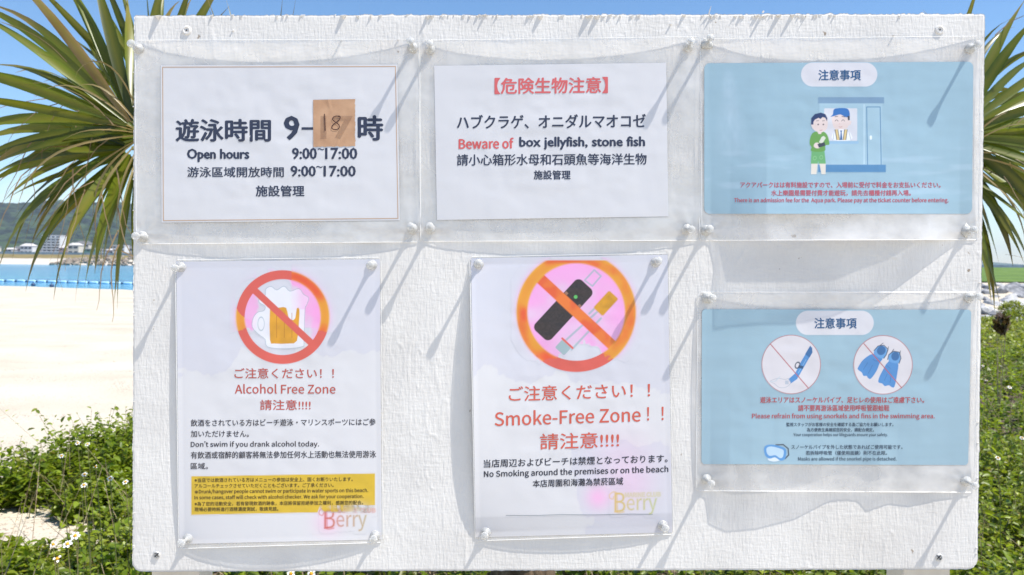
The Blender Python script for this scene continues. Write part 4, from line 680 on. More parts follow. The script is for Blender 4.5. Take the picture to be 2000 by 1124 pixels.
def ring(c, cx, cy, ro, ri, seed, dry, cut=None):
    x, y = c.x, c.y; r_ = np.hypot(x - cx, y - cy); n = vnoise(x / 16, y / 16, seed, 3); n2 = vnoise(x / 44, y / 44, seed + 1, 2); ang = np.abs(x - cx) / np.maximum(r_, 1)
    wet = sstep(-3, 3, dry(x, y) + n * 16)                                   # 1 where water got in
    pink = np.clip(np.exp(-np.maximum(ri - r_, 0) / (30 + 20 * n2)) * (r_ < ri + 2) * 1.0 + (r_ >= ro) * np.exp(-(r_ - ro) / 5.) * .5, 0, 1)
    pink = pink * wet * np.clip(.85 + n2 * .9, 0, 1); c.over(pink, np.tile(lin((240, 158, 214)), (len(x), 1)))
    k = sstep(-.2, .5, n2 * .8 + .12 * n + (ang - .55) * .8)[:, None]; wc = lin((226, 84, 40)) * (1 - k) + lin((226, 148, 40)) * k
    edge = np.clip(np.abs(r_ - (ro + ri) / 2) / ((ro - ri) / 2), 0, 1)[:, None] ** 3 * .4; wc = wc * (1 - edge) + lin((232, 190, 60)) * edge; dc = lin((216, 92, 80))
    colr = dc * (1 - wet[:, None]) + wc * wet[:, None]; soft = 1 + 3 * wet
    a = np.clip(.5 - (r_ - ro) / soft, 0, 1) * np.clip(.5 + (r_ - ri) / soft, 0, 1)
    if cut is not None: a = a * sstep(cut - 2, cut + 1.5, y)
    return a, colr, wet
def mug(c):
    cv = c.cov; Z = lambda x, y: (330 + x / 3.407, 490 + y / 3.407); cx, cy = 552, 619.8
    dry = lambda x, y: np.where(y > 640, 8 - (y - 640) * 1.6 * np.abs(x - 553) / 60 + 6 * (np.abs(x - 552) - 70) / 10, np.where(x < 553, np.where(np.hypot(x - 500, y - 585) < 42, -18, 12), 14)) - np.where((np.abs(x - 535) < 35) & (y < 700), 22, 0)
    a, colr, wet = ring(c, cx, cy, 91.6, 74, 300, dry)
    for ex, ey, rx, ry, q_ in ((490, 605, 15, 42, .75), (606, 575, 30, 50, .7), (585, 545, 26, 16, .8), (618, 640, 12, 34, .5)):
        dd_ = np.hypot((c.x - ex) / rx, (c.y - ey) / ry) + .35 * vnoise(c.x / 12, c.y / 12, 302, 2); c.over(sstep(1.15, .6, dd_) * q_ * (np.hypot(c.x - cx, c.y - cy) < 82), (242, 158, 214))
    outl = [(640, 370), (600, 345), (605, 310), (640, 300), (645, 255), (680, 238), (718, 262), (765, 236), (805, 270), (865, 252), (895, 290), (930, 315), (915, 365), (905, 395), (898, 600), (885, 640), (760, 652), (655, 640), (640, 590), (600, 560), (555, 510), (560, 450), (590, 410), (630, 400)]
    sh = c.poly(smooth([Z(*q) for q in outl], 3)); c.over(cv(sh) * .75 * (1 - .45 * sstep(880, 800, 0 * c.x + 900)), (236, 236, 242))
    pk = sstep(562, 600, c.x) * (c.y < 605) * cv(sh); c.over(pk * .5, (242, 170, 222))
    c.over(cv(np.abs(sh) - .55) * .9, (160, 176, 182)); c.over(cv(np.abs(c.ell(*Z(613, 487), 6.3, 13)) - .5) * .9, (160, 176, 182))
    beer = c.poly(smooth([Z(*q) for q in [(672, 385), (700, 385), (740, 378), (780, 380), (795, 440), (815, 462), (840, 450), (850, 385), (868, 390), (866, 470), (852, 600), (800, 618), (700, 618), (672, 595)]], 2)); bc = lin((220, 156, 34)) * (1 + .12 * vnoise(c.x / 12, c.y / 16, 8, 2))[:, None]; c.over(cv(beer), bc)
    for xx in (716, 768, 818): c.over(cv(c.seg(*Z(xx, 415), *Z(xx, 578), 1.3)) * .8, (180, 112, 24))
    c.over(cv(c.seg(*Z(560, 255), *Z(955, 622), 13.5)) * (np.hypot(c.x - cx, c.y - cy) < 84), (214, 92, 80)); c.over(a, colr)
s5.pic((448, 515, 660, 722), mug, 1.0, 2, 'prohibition_drawing')
for a in (('ご注意ください！！', 458, 652, 729.5, 20, BRICK, .008, 0), ('Alcohol Free Zone', 459, 655, 760, 18.5, BRICK, .012, 0), ('請注意!!!!', 508, 606.5, 791.3, 20, BRICK, .008, 0)): s5.text(*a)
BK = (58, 54, 62)
for a in (('飲酒をされている方はビーチ遊泳・マリンスポーツにはご参', 372.7, 733.6, 825.5, 13.4, BK, .01, 2), ('加いただけません。', 372.7, 486, 847.8, 12.8, BK, .01, 0), ('Don’t swim if you drank alcohol today.', 372.7, 623, 868.8, 13.8, BK, .014, 1),
          ('有飲酒或宿醉的顧客將無法參加任何水上活動也無法使用游泳', 372.7, 734.4, 888.5, 13.8, BK, .01, 2), ('區域。', 372.7, 406, 910.8, 12.6, BK, .01, 0)): s5.text(*a)
def ybox(c):
    px, py = c.x, c.y; y0 = 930.8 - (px - 373.5) / 358.5 * 5.8; y1 = 1006 - (px - 373.5) / 359 * 7
    d = np.maximum(np.maximum(y0 - py, py - y1), np.maximum(373.5 - px, px - 732.5)); n = vnoise(px / 18, py / 14, 55, 3)
    colr = lin((214, 178, 40)) * (1 + .1 * n)[:, None]; soft = 1.2 + 3 * sstep(600, 720, px) * sstep(980, 1005, py); fade = 1 - .75 * np.exp(-(np.hypot(px - 700, (py - 1004) * 1.3) / 22) ** 2); c.over(np.clip(.5 - d / soft, 0, 1) * fade, colr)
s5.pic((368, 920, 738, 1012), ybox, 1.6, 2, 'yellow_text_box')
SM = (84, 66, 18)
for a in (('※当店では飲酒されている方はメニューの参加は安全上、固くお断りいたします。', 380, 689, 937.3, 8.3, SM, .012, 2.2), ('アルコールチェックさせていただくこともございます。ご了承ください。', 380, 651.6, 948.6, 8.3, SM, .012, 1.8), ('※', 380, 387, 961.5, 6, SM, .01, 0), ('Drunk/hangover people cannot swim or participate in water sports on this beach.', 388.5, 719, 960.2, 9.6, SM, .016, 2.6),
          ('In some cases, staff will check with alcohol checker. We ask for your cooperation.', 380, 710, 971.7, 9.4, SM, .016, 2.6), ('※為了您的活動安全，若有發現飲酒的跡象，本店將保留拒絕參加之權利，感謝您的配合。', 380, 709, 983.4, 8.3, SM, .012, 2.6), ('現場必要時將進行酒精濃度測試，敬請見諒。', 380, 543.5, 995, 8.2, SM, .012, 1.2)): s5.text(*a)
def logo(s, x0, x1, y0, y1, bx0, bx1, by, c1, c2, c3, tilt, k_=1.0):
    """shop lettering whose ink has bled: painted softly with the baked glyph outlines"""
    def outl(txt):
        o = []; x = 0
        for ch in txt:
            adv, sp = GL[ch]
            for p in sp: o.append(np.stack([np.array(p[0::2], float) + x, np.array(p[1::2], float)], 1))
            x += adv
        return o
    def sdf(c, txt, xa, xb, yt, yb):
        cs = outl(txt); al_ = np.concatenate(cs); mn = al_.min(0); mxx = al_.max(0); d = np.full(len(c.x), 1e9); ins = np.zeros(len(c.x), bool)
        for q in cs:
            X_ = xa + (q[:, 0] - mn[0]) / (mxx[0] - mn[0]) * (xb - xa); Y_ = yb - (q[:, 1] - mn[1]) / (mxx[1] - mn[1]) * (yb - yt) - tilt * (X_ - x0) / (x1 - x0)
            for ax_, ay_, bx_, by_ in zip(X_, Y_, np.roll(X_, -1), np.roll(Y_, -1)):
                d = np.minimum(d, c.seg(ax_, ay_, bx_ + 1e-6, by_, 0)); k = (ay_ > c.y) != (by_ > c.y)
                if ay_ != by_: ins ^= k & (c.x < (bx_ - ax_) * (c.y - ay_) / (by_ - ay_) + ax_)
        return np.where(ins, -d, d)
    w_ = x1 - x0; h_ = y1 - y0
    def paint(c):
        mixc = np.clip((c.x - x0) / w_, 0, 1)[:, None]; colr = lin(c1) * (1 - mixc) + lin(c2) * mixc
        for d, m_ in ((sdf(c, 'B', x0 + w_ * .10, x0 + w_ * .33, y0, y1 - 3), 1), (sdf(c, 'erry', x0 + w_ * .36, x1, y0 + h_ * .30, y1 + 3), .9)):
            c.over((np.clip(.5 - (d + .1) / 2.8, 0, 1) * .88 + np.exp(-np.maximum(d, 0) / 3) * .12) * m_ * k_, colr)
        for q in ([(x0 + 15, y0 + 1), (x0 + 8, y0 - 2), (x0, y0 + 3), (x0, y0 + 10), (x0 + 6, y0 + 12), (x0 + 8, y0 + 7)], [(x0 + 10, y1 - 4), (x0 + 18, y1 - 2), (x0 + 28, y1 - 4)], [(x0 + 14, y0 + 2), (x0 + 15, y1 - 4)]):
            c.over(np.clip(.5 - c.path(smooth(q, 3, False), 2.0) / 2.4, 0, 1) * .75 * k_, c1)
        d = sdf(c, 'MARINE CLUB', bx0, bx1, by - 4, by + 4); c.over((np.clip(.5 - (d + .1) / 4, 0, 1) * .7 + np.exp(-np.maximum(d, 0) / 2.5) * .12) * k_, c3)
    s.pic((x0 - 8, y0 - 8, max(x1, bx1) + 8, y1 + 8), paint, .9, 2, 'logo_lettering')
logo(s5, 624, 716, 995, 1036, 655, 733, 999, (206, 92, 98), (180, 158, 100), (226, 120, 100), 1.5)
# 6: smoking
sm = stained(lambda px, py: np.maximum(735 - py + (px - 1010) * .1, np.minimum((py - 860), (px - 1130)) * .7) - 4, 203)
def smk(px, py):
    c = sm(px, py)
    for x, y, r_, k in ((1168, 972, 22, .75), (1215, 900, 60, .22), (1235, 950, 40, .25)):
        a = np.exp(-((px - x) ** 2 + (py - y) ** 2) / r_ ** 2)[:, None] * k; c = c * (1 - a) + lin((246, 176, 222)) * a
    a = (sstep(1005, 1008, py + (px - 1120) * .02) * .12)[:, None]; return c * (1 - a)
s6 = Sheet('white portrait notice with a crossed out vape and cigarette stained by water', [(917, 502), (1306, 495), (1315, 1044), (928, 1057)], [(920, 505), (1304, 498), (1313, 1040), (929, 1050)], (1.6, 2.6, 7.6, 1.6), 111, .5)
s6.build(smk)
_x = np.linspace(988, 1275, 60); _y = 1007.5 - (_x - 988) * .0105 + .5 * np.sin(_x * .05); _V = np.concatenate([s6.surf(_x, _y - .45, 6), s6.surf(_x, _y + .45, 6)])
mesh('paper_edge_line', _V, [(k, 60 + k, 61 + k, k + 1) for k in range(59)], ink((128, 138, 142)), s6.e)
def vape(c):
    cv = c.cov; Z = lambda x, y: (900 + x / 3.307, 480 + y / 3.307); cx, cy = 1125.3, 610
    dry = lambda x, y: 697 - y - np.where((x > 1145) & (x < 1175), 0, 0) + .0 * x
    dry2 = lambda x, y: 704 - y - 34 * np.exp(-((x - 1140) / 42) ** 2) + 7 * vnoise(x / 9, y / 9, 77, 2)
    a, colr, wet = ring(c, cx, cy, 117, 95, 310, dry2, cut=509)
    r_ = np.hypot(c.x - cx, c.y - cy); c.over((r_ < 95) * wet * (.62 + .4 * vnoise(c.x / 28, c.y / 28, 5, 2)), (240, 166, 220))
    an = math.atan2(-320, 295); G = (158, 178, 186)
    mp = c.poly([Z(800, 225), Z(862, 158), Z(905, 198), Z(850, 262)]); c.over(cv(np.abs(mp) - 1.6, 2) * .85, G)
    for q in ((885, 425, 660, 640), (905, 470, 720, 680)):
        c.over(cv(c.seg(*Z(*q[:2]), *Z(q[2] - 4, q[3] - 8), 4), 2) * .85, G)
    c.over(cv(c.seg(*Z(830, 440), *Z(870, 400), 4), 2) * .85, G)
    fl = c.box(*Z(937, 373), 23, 12.5, an, 4); c.over(cv(fl, 2.5), lin((206, 146, 24)) * (1 + .2 * vnoise(c.x / 10, c.y / 10, 66, 2))[:, None])
    c.over(cv(c.box(*Z(662, 658), 11, 12, an, 3), 1.4), (156, 178, 182)); c.over(cv(c.seg(*Z(655, 600), *Z(722, 662), 4)), (218, 98, 84))
    bd = c.box(*Z(662, 415), 67, 22, an, 11); bc = lin((46, 36, 36)) * (1 + .5 * vnoise(c.x / 3, c.y / 3, 67, 2))[:, None]; c.over(cv(bd, 1.3), bc)
    c.over(cv(c.circle(*Z(742, 332), 3.6)), (92, 190, 96))
    for q in ((682, 308), (768, 390)): c.over(cv(c.box(*Z(*q), 3.2, 2.6, .8, 1)), (150, 110, 90))
    k = sstep(-.3, .4, vnoise(c.x / 22, c.y / 22, 68, 2))[:, None]; sc_ = lin((224, 92, 44)) * (1 - k) + lin((232, 120, 44)) * k
    c.over(cv(c.seg(*Z(515, 215), *Z(972, 638), 21), 2.2) * (r_ < 106), sc_); c.over(a, colr)
s6.pic((998, 503, 1252, 734), vape, 1.0, 2, 'prohibition_drawing')
for a in (('ご注意ください！！', 994, 1269.5, 766, 29, (210, 96, 78), .008, 8), ('Smoke-Free Zone', 966.5, 1251, 814, 28.5, (210, 96, 78), .012, 9), ('！！', 1264, 1296, 808.5, 26, (210, 96, 78), .008, 1), ('請注意!!!!', 1055, 1209, 861, 31, (210, 96, 78), .008, 4.5),
          ('当店周辺およびビーチは禁煙となっております。', 944.8, 1303.7, 901, 15.6, (40, 42, 56), .012, 10.5), ('No Smoking around the premises or on the beach', 945.4, 1305, 923, 15.8, (40, 42, 56), .016, 10), ('本店周圍和海灘為禁菸區域', 1040.6, 1217, 942.7, 14.5, (40, 42, 56), .012, 5)): s6.text(*a)
logo(s6, 1191, 1283, 963, 1004, 1221, 1290, 968, (214, 178, 112), (182, 190, 110), (198, 188, 92), 2, 1.0)
# tape patch with the handwritten 18
m_tape = mat('cloth_tape', (.5, .3, .15), .6); t, N, K, b = nodes(m_tape)
tcx = N.new('ShaderNodeTexCoord'); wv = N.new('ShaderNodeTexWave'); wv.bands_direction = 'Z'; wv.inputs['Scale'].default_value = 330; wv.inputs['Distortion'].default_value = .4; K.new(tcx.outputs['Object'], wv.inputs['Vector'])
nz_ = N.new('ShaderNodeTexNoise'); nz_.inputs['Scale'].default_value = 60; nz_.inputs['Detail'].default_value = 5; K.new(tcx.outputs['Object'], nz_.inputs['Vector'])
ad_ = N.new('ShaderNodeMath'); ad_.operation = 'MULTIPLY_ADD'; ad_.inputs[1].default_value = .3; K.new(wv.outputs['Fac'], ad_.inputs[0]); K.new(nz_.outputs[0], ad_.inputs[2])
rp_ = N.new('ShaderNodeValToRGB'); rp_.color_ramp.elements[0].position = .4; rp_.color_ramp.elements[1].position = .85; rp_.color_ramp.elements[0].color = (*lin((178, 136, 104)), 1); rp_.color_ramp.elements[1].color = (*lin((202, 162, 128)), 1); K.new(ad_.outputs[0], rp_.inputs[0]); K.new(rp_.outputs[0], b.inputs['Base Color'])
bp_ = N.new('ShaderNodeBump'); bp_.inputs['Strength'].default_value = .5; bp_.inputs['Distance'].default_value = .0003; K.new(wv.outputs['Fac'], bp_.inputs['Height']); K.new(bp_.outputs[0], b.inputs['Normal'])
tape = tag(empty('tape_patch', s1.surf(652, 287, 8)), 'square of brown cloth tape hand marked 18 stuck over the closing hour', 'tape')
U, V_ = np.meshgrid(np.linspace(0, 1, 56), np.linspace(0, 1, 60)); rr_x = 1.2 * vnoise(V_ * 30, V_ * 0, 80, 2); rr_y = .9 * vnoise(U * 22, U * 0, 81, 2)
tx = 611.5 + 82 * U + rr_x * (sstep(.96, 1, U)) + .4 * V_; ty = 195.5 - 1.5 * U + 92 * V_ + rr_y * (sstep(.97, 1, V_)) * 1.5
crease = .00035 * np.exp(-((U + V_ * .4 - .95) / .03) ** 2) * sstep(.5, .9, V_) + .0003 * np.exp(-((U - V_ * .3 - .35) / .04) ** 2) * (1 - sstep(.1, .35, V_)) + .0003 * np.exp(-((U - .12) / .06) ** 2) * sstep(.8, 1, V_)
def tsurf(px, py, o_=0): return P(px, py, s1.h(px, py) + .00035 + o_)
Vt = P(tx, ty, s1.h(tx, ty) + .00035 + crease).reshape(-1, 3); mesh('tape', Vt, grid_faces(56, 60)[:, ::-1], m_tape, tape, smooth=True)
gv, gf = glyph_mesh('17', .03); mn = gv.min(0); mxx = gv.max(0); u = (gv - mn) / (mxx - mn)
mesh('show_through_digits', P(626 + u[:, 0] * 63, 273 - u[:, 1] * 46, s1.h(626 + u[:, 0] * 63, 273 - u[:, 1] * 46) + .0004 + .0003), gf, ink((130, 100, 80), .24), tape)
def stroke(pts, w_, o_=.0007):
    pts = np.array(pts); mb = MB(); d = np.gradient(pts, axis=0); nrm = np.stack([-d[:, 1], d[:, 0]], 1); nrm /= np.linalg.norm(nrm, axis=1)[:, None] + 1e-9
    a = pts + nrm * w_ / 2; b_ = pts - nrm * w_ / 2; Vs = np.concatenate([P(a[:, 0], a[:, 1], s1.h(a[:, 0], a[:, 1]) + .0008), P(b_[:, 0], b_[:, 1], s1.h(b_[:, 0], b_[:, 1]) + .0008)]); n = len(pts)
    return Vs, [(k, k + 1, n + k + 1, n + k) for k in range(n - 1)]
mb = MB()
mb.add(*stroke([(633.5, 223), (634, 232), (634.6, 245), (635, 256)], 1.7))
mb.add(*stroke(smooth([(663, 229), (658, 227), (651, 229.5), (649.5, 234), (655, 239), (661.5, 244), (662.5, 250), (656, 254), (648.5, 251.5), (649, 246), (655, 240.5), (662, 235), (664.5, 229), (661, 226.5)], 4, False), 1.6))
mb.build('handwriting', ink((70, 38, 30)), tape)

# ------------------------------------------------------------------ push pins
def pin_material():
    m = bpy.data.materials.new('clear_plastic'); m.use_nodes = True; t = m.node_tree; N = t.nodes; K = t.links; b = N['Principled BSDF']; o_ = N['Material Output']
    b.inputs['Base Color'].default_value = (.9, .9, .88, 1); b.inputs['Roughness'].default_value = .08; b.inputs['Specular IOR Level'].default_value = .9
    g = N.new('ShaderNodeBsdfGlass'); g.inputs['Roughness'].default_value = .05; g.inputs['IOR'].default_value = 1.3; g.inputs['Color'].default_value = (1, 1, .98, 1)
    tr = N.new('ShaderNodeBsdfTransparent'); m1 = N.new('ShaderNodeMixShader'); m1.inputs[0].default_value = .5; K.new(g.outputs[0], m1.inputs[1]); K.new(tr.outputs[0], m1.inputs[2])
    m2 = N.new('ShaderNodeMixShader'); m2.inputs[0].default_value = .38; K.new(m1.outputs[0], m2.inputs[1]); K.new(b.outputs[0], m2.inputs[2]); K.new(m2.outputs[0], o_.inputs[0]); return m
m_pin = pin_material(); m_needle = mat('steel_needle', (.6, .6, .6), .3, Metallic=1.0); m_glob = mat('clear_sealant', (.82, .82, .78), .15, Specular_IOR_Level=.8); m_glob.node_tree.nodes['Principled BSDF'].inputs['Alpha'].default_value = .6
pins = [(270, 95, s1, 'at the top left corner of the swimming hours notice'), (806, 93, s1, 'at the top right corner of the swimming hours notice'), (279, 462, s1, 'at the bottom left corner of the swimming hours notice'), (806, 447, s1, 'at the bottom right corner of the swimming hours notice'),
        (840, 97, s2, 'at the top left corner of the jellyfish notice'), (1344, 92, s2, 'at the top right corner of the jellyfish notice'), (840, 447, s2, 'at the bottom left corner of the jellyfish notice'), (1341, 448, s2, 'at the bottom right corner of the jellyfish notice'),
        (1381, 86, s3, 'at the top left corner of the admission fee notice'), (1895, 95, s3, 'at the top right corner of the admission fee notice'), (1379, 450, s3, 'at the bottom left corner of the admission fee notice'), (1887, 452, s3, 'at the bottom right corner of the admission fee notice'),
        (354, 522, s5, 'at the top left corner of the beer mug notice'), (727, 518, s5, 'at the top right corner of the beer mug notice'), (367, 1052, s5, 'at the bottom left corner of the beer mug notice'), (733, 1046, s5, 'at the bottom right corner of the beer mug notice'),
        (935, 517, s6, 'at the top left corner of the vape and cigarette notice'), (1280, 513, s6, 'at the top right corner of the vape and cigarette notice'), (949, 1040, s6, 'at the bottom left corner of the vape and cigarette notice'), (1294, 1026, s6, 'at the bottom right corner of the vape and cigarette notice'),
        (1381, 582, s4, 'at the top left corner of the snorkel and fins notice'), (1892, 581, s4, 'at the top right corner of the snorkel and fins notice'), (1379, 936, s4, 'at the bottom left corner of the snorkel and fins notice'), (1887, 940, s4, 'at the bottom right corner of the snorkel and fins notice')]
prof = [(0, 0), (.0052, 0), (.0054, .0008), (.0048, .0016), (.0026, .0026), (.0019, .005), (.0017, .009), (.0019, .013), (.0032, .0150), (.0040, .0158), (.0041, .0172), (.0036, .0180), (0, .0182)]
rr = random.Random(12); pm0 = None
q0 = Vector((0, 0, 1)).rotation_difference(Vector(BN)).to_matrix()
for i, (px, py, s, lb) in enumerate(pins):
    # the head, not the foot, is nearest the lens
    foot = s.surf(px, py, 0) + BN * .0002
    e = tag(empty('push_pin', foot), 'clear push pin ' + lb, 'push pin', 'clear push pins holding the notices')
    tilt = Matrix.Rotation(rr.uniform(-.10, .10), 3, 'X') @ Matrix.Rotation(rr.uniform(-.10, .10), 3, 'Z') @ q0
    if pm0 is None:
        a = MB().lathe(prof, (0, 0, 0), (0, 0, 1), 20); g = mesh('grip', np.concatenate(a.V) + foot, a.F, m_pin, e, smooth=True); a = MB().lathe([(0, -.004), (.0005, -.003), (.0005, .0172), (0, .0173)], (0, 0, 0), (0, 0, 1), 6); nd = mesh('needle', np.concatenate(a.V) + foot, a.F, m_needle, e); pm0 = (g, nd)
    else:
        g = pm0[0].copy(); nd = pm0[1].copy()
        for o in (g, nd): COL.objects.link(o); o.parent = e; o.location = (0, 0, 0)
    for o in (g, nd): o.rotation_mode = 'QUATERNION'; o.rotation_quaternion = tilt.to_quaternion()
    # irregular sealant smear
    big = 1.0 if s in (s1, s3, s4) else .55; V, F = rock_shape(100 + i, 2)
    n_ = .3 * np.sin(V[:, 0] * 5 + i) * np.cos(V[:, 2] * 4 + i * 2); A_ = np.array(q0); Vg = V * (1 + n_)[:, None] * [.0062 * big * rr.uniform(.85, 1.3), .0062 * big * rr.uniform(.8, 1.1), .0012]
    mesh('sealant', (A_ @ Vg.T).T + foot, F, m_glob, e, smooth=True)
# ------------------------------------------------------------------ palm behind the board
def leafmat(name, c1, c2, scale=3, trans=.3, stripes=False, tipcol=None, rough=.42):
    m = noisy(mat(name, rough=rough), c1, c2, scale=scale, detail=4); t, N, K, b = nodes(m); src = b.inputs['Base Color'].links[0].from_socket
    if tipcol is not None:
        a = N.new('ShaderNodeVertexColor'); a.layer_name = 'print'; sp = N.new('ShaderNodeSeparateColor'); K.new(a.outputs[0], sp.inputs[0])
        mx_ = N.new('ShaderNodeMix'); mx_.data_type = 'RGBA'; K.new(sp.outputs[0], mx_.inputs[0]); K.new(src, mx_.inputs[6]); mx_.inputs[7].default_value = (*tipcol, 1)
        m2 = N.new('ShaderNodeMix'); m2.data_type = 'RGBA'; K.new(sp.outputs[1], m2.inputs[0]); K.new(mx_.outputs[2], m2.inputs[6]); m2.inputs[7].default_value = (.22, .20, .025, 1)
        m3 = N.new('ShaderNodeMix'); m3.data_type = 'RGBA'; m3.blend_type = 'MULTIPLY'; m3.inputs[0].default_value = 1; K.new(m2.outputs[2], m3.inputs[6]); cc = N.new('ShaderNodeCombineColor'); [K.new(sp.outputs[2], cc.inputs[k]) for k in range(3)]; K.new(cc.outputs[0], m3.inputs[7]); src = m3.outputs[2]; K.new(src, b.inputs['Base Color'])
    tr = N.new('ShaderNodeBsdfTranslucent'); hs = N.new('ShaderNodeHueSaturation'); hs.inputs['Value'].default_value = 1.6; hs.inputs['Hue'].default_value = .49; K.new(src, hs.inputs['Color']); K.new(hs.outputs[0], tr.inputs[0])
    ms = N.new('ShaderNodeMixShader'); ms.inputs[0].default_value = trans; o_ = N['Material Output']; K.new(b.outputs[0], ms.inputs[1]); K.new(tr.outputs[0], ms.inputs[2]); K.new(ms.outputs[0], o_.inputs[0]); return m
m_palm = leafmat('palm_leaf', (.040, .085, .004), (.14, .20, .010), 6, .38, tipcol=(.26, .17, .08), rough=.33)
m_palmdead = leafmat('palm_leaf_dry', (.24, .13, .05), (.42, .30, .15), 9, .25, tipcol=(.25, .18, .11))
m_bark = noisy(mat('palm_trunk_fibre', rough=.95), (.07, .045, .025), (.22, .15, .09), scale=30, mapscale=(1, 1, .3), bump=1, bscale=60, dist=.01)
m_petiole = mat('palm_stalk', (.16, .22, .05), .45)
CROWN = np.array([.03, 2.25, 1.22])
palm = tag(empty('palm_tree', (.03, 2.25, -.02)), 'young fan palm with long narrow drooping leaf segments behind the notice board', 'palm')
mb = MB(); zz = np.linspace(-.1, 1.25, 20); mb.tube([(.03 + .02 * math.sin(z * 3), 2.25, z) for z in zz], [.10 + .018 * math.sin(i * 2.4) for i in range(20)], 14); mb.build('trunk', m_bark, palm)
prng = random.Random(21)
def segment(hub, d, nrm, length, width, droop, yellow, dry, curl, shade):
    n = 13; t_ = np.linspace(0, 1, n); d = d / np.linalg.norm(d); p = [hub.copy()]; cur = d.copy(); st = length / (n - 1)
    for k in range(1, n):
        cur = cur + np.array([0, 0, -1]) * droop * (t_[k] ** 2) * .38 + nrm * curl * .05; cur /= np.linalg.norm(cur); p.append(p[-1] + cur * st)
    p = np.array(p); tan = np.gradient(p, axis=0); tan /= np.linalg.norm(tan, axis=1)[:, None]
    side = np.cross(tan, nrm); side /= np.linalg.norm(side, axis=1)[:, None] + 1e-9; up = np.cross(side, tan)
    tw = curl * t_ * 1.6 + curl * .5; sd = side * np.cos(tw)[:, None] + up * np.sin(tw)[:, None]; up2 = np.cross(sd, tan)
    wd = width * np.interp(t_, [0, .12, .38, .6, .8, .92, 1], [.30, .62, 1, .86, .42, .14, .02]); fold = .42 * np.interp(t_, [0, .5, 1], [1, .7, .4])
    V = []; C = []
    for k in range(n):
        a = p[k] + sd[k] * wd[k] / 2 + up2[k] * wd[k] / 2 * fold[min(k, n - 1)]; c_ = p[k] - sd[k] * wd[k] / 2 + up2[k] * wd[k] / 2 * fold[k]; V += [a, p[k], c_]
        tip = float(np.clip((t_[k] - .80 + dry * .5) / .12, 0, 1)); yl = float(np.clip((t_[k] - .45) * yellow * 1.5 + yellow * .3, 0, .9))
        C += [[tip, min(1, yl + .15), shade], [tip * .9, min(1, yl + .6), min(1, shade * 1.25)], [tip, min(1, yl + .1), shade]]
    F = []
    for k in range(n - 1):
        b0 = 3 * k; F += [(b0, b0 + 1, b0 + 4, b0 + 3), (b0 + 1, b0 + 2, b0 + 5, b0 + 4)]
    return np.array(V), F, np.array(C)
def frond(hub, main, face, spread, nseg, length, width, droop, split=True, dead=False, label=None, yellow=0, seed=0):
    r_ = random.Random(seed); hub = np.array(hub, float); main = np.array(main, float); main /= np.linalg.norm(main); face = np.array(face, float); face -= main * (face @ main); face /= np.linalg.norm(face); lat = np.cross(main, face)
    tt = np.linspace(0, 1, 12)[:, None]; mid = (CROWN + hub) / 2 + np.array([0, 0, .06]); pet = (1 - tt) ** 2 * CROWN + 2 * tt * (1 - tt) * mid + tt ** 2 * hub
    fr = MB().tube(pet, np.linspace(.014, .006, 12), 6).build('frond', m_petiole, palm, loc=CROWN)
    if label: fr['label'] = label
    acc = MB(); cols = []
    for k in range(nseg):
        a = R(-spread + 2 * spread * (k + .5) / nseg + r_.uniform(-3.5, 3.5)); d = main * math.cos(a) + lat * math.sin(a) + face * r_.uniform(-.3, .3)
        ln = length * (1 - .22 * abs(a) / R(max(spread, 1))) * r_.uniform(.78, 1.12); dd = droop * r_.uniform(.4, 1.7); yl = max(0, yellow + r_.gauss(0, .25)); dry = r_.choice([0, 0, .1, .3]) if not dead else .9
        V, F, C = segment(hub + d * .02, d, face, ln, width * r_.uniform(.75, 1.15), dd, yl, dry, r_.uniform(-.8, .8), r_.choice([.5, .7, .9, 1.0, 1.15]) if not dead else 1)
        if split: mesh('leaf_segment', V, F, m_palmdead if dead or r_.random() < .05 else m_palm, fr, smooth=True, color=C)
        else: acc.add(V, F); cols.append(C)
    if not split: mesh('leaf_fan', np.concatenate(acc.V), acc.F, m_palmdead if dead else m_palm, fr, smooth=True, color=np.concatenate(cols))
def fibres(hub, n, seed, sx):
    g = np.random.default_rng(seed); mb = MB()
    for k in range(n):
        a = g.uniform(-1.9, 1.6); d = np.array([sx * math.cos(a), g.uniform(-.25, .1), math.sin(a)]); p = np.array(hub) + d * g.uniform(.02, .3); pts = [p]; v = d + g.normal(0, .5, 3)
        for q in range(9): v = v + g.normal(0, .12, 3) + [0, 0, -.16]; v /= np.linalg.norm(v); pts.append(pts[-1] + v * g.uniform(.016, .03))
        mb.add(*strip(np.array(pts), g.uniform(.0008, .0022)))
    mb.build('loose_fibre', m_palmdead, palm, smooth=True, color=np.tile([.3, .0, .9], (mb.n, 1)))['kind'] = 'stuff'
def strip(pts, w_):
    d = np.gradient(pts, axis=0); s_ = np.cross(d, [0.2, -1, .3]); s_ /= np.linalg.norm(s_, axis=1)[:, None] + 1e-9; ww = w_ * np.linspace(1, .25, len(pts))[:, None]; n = len(pts)
    return np.concatenate([pts + s_ * ww, pts - s_ * ww]), [(k, k + 1, n + k + 1, n + k) for k in range(n - 1)]
def hubat(px, py, dep): return at(px, py, dep)
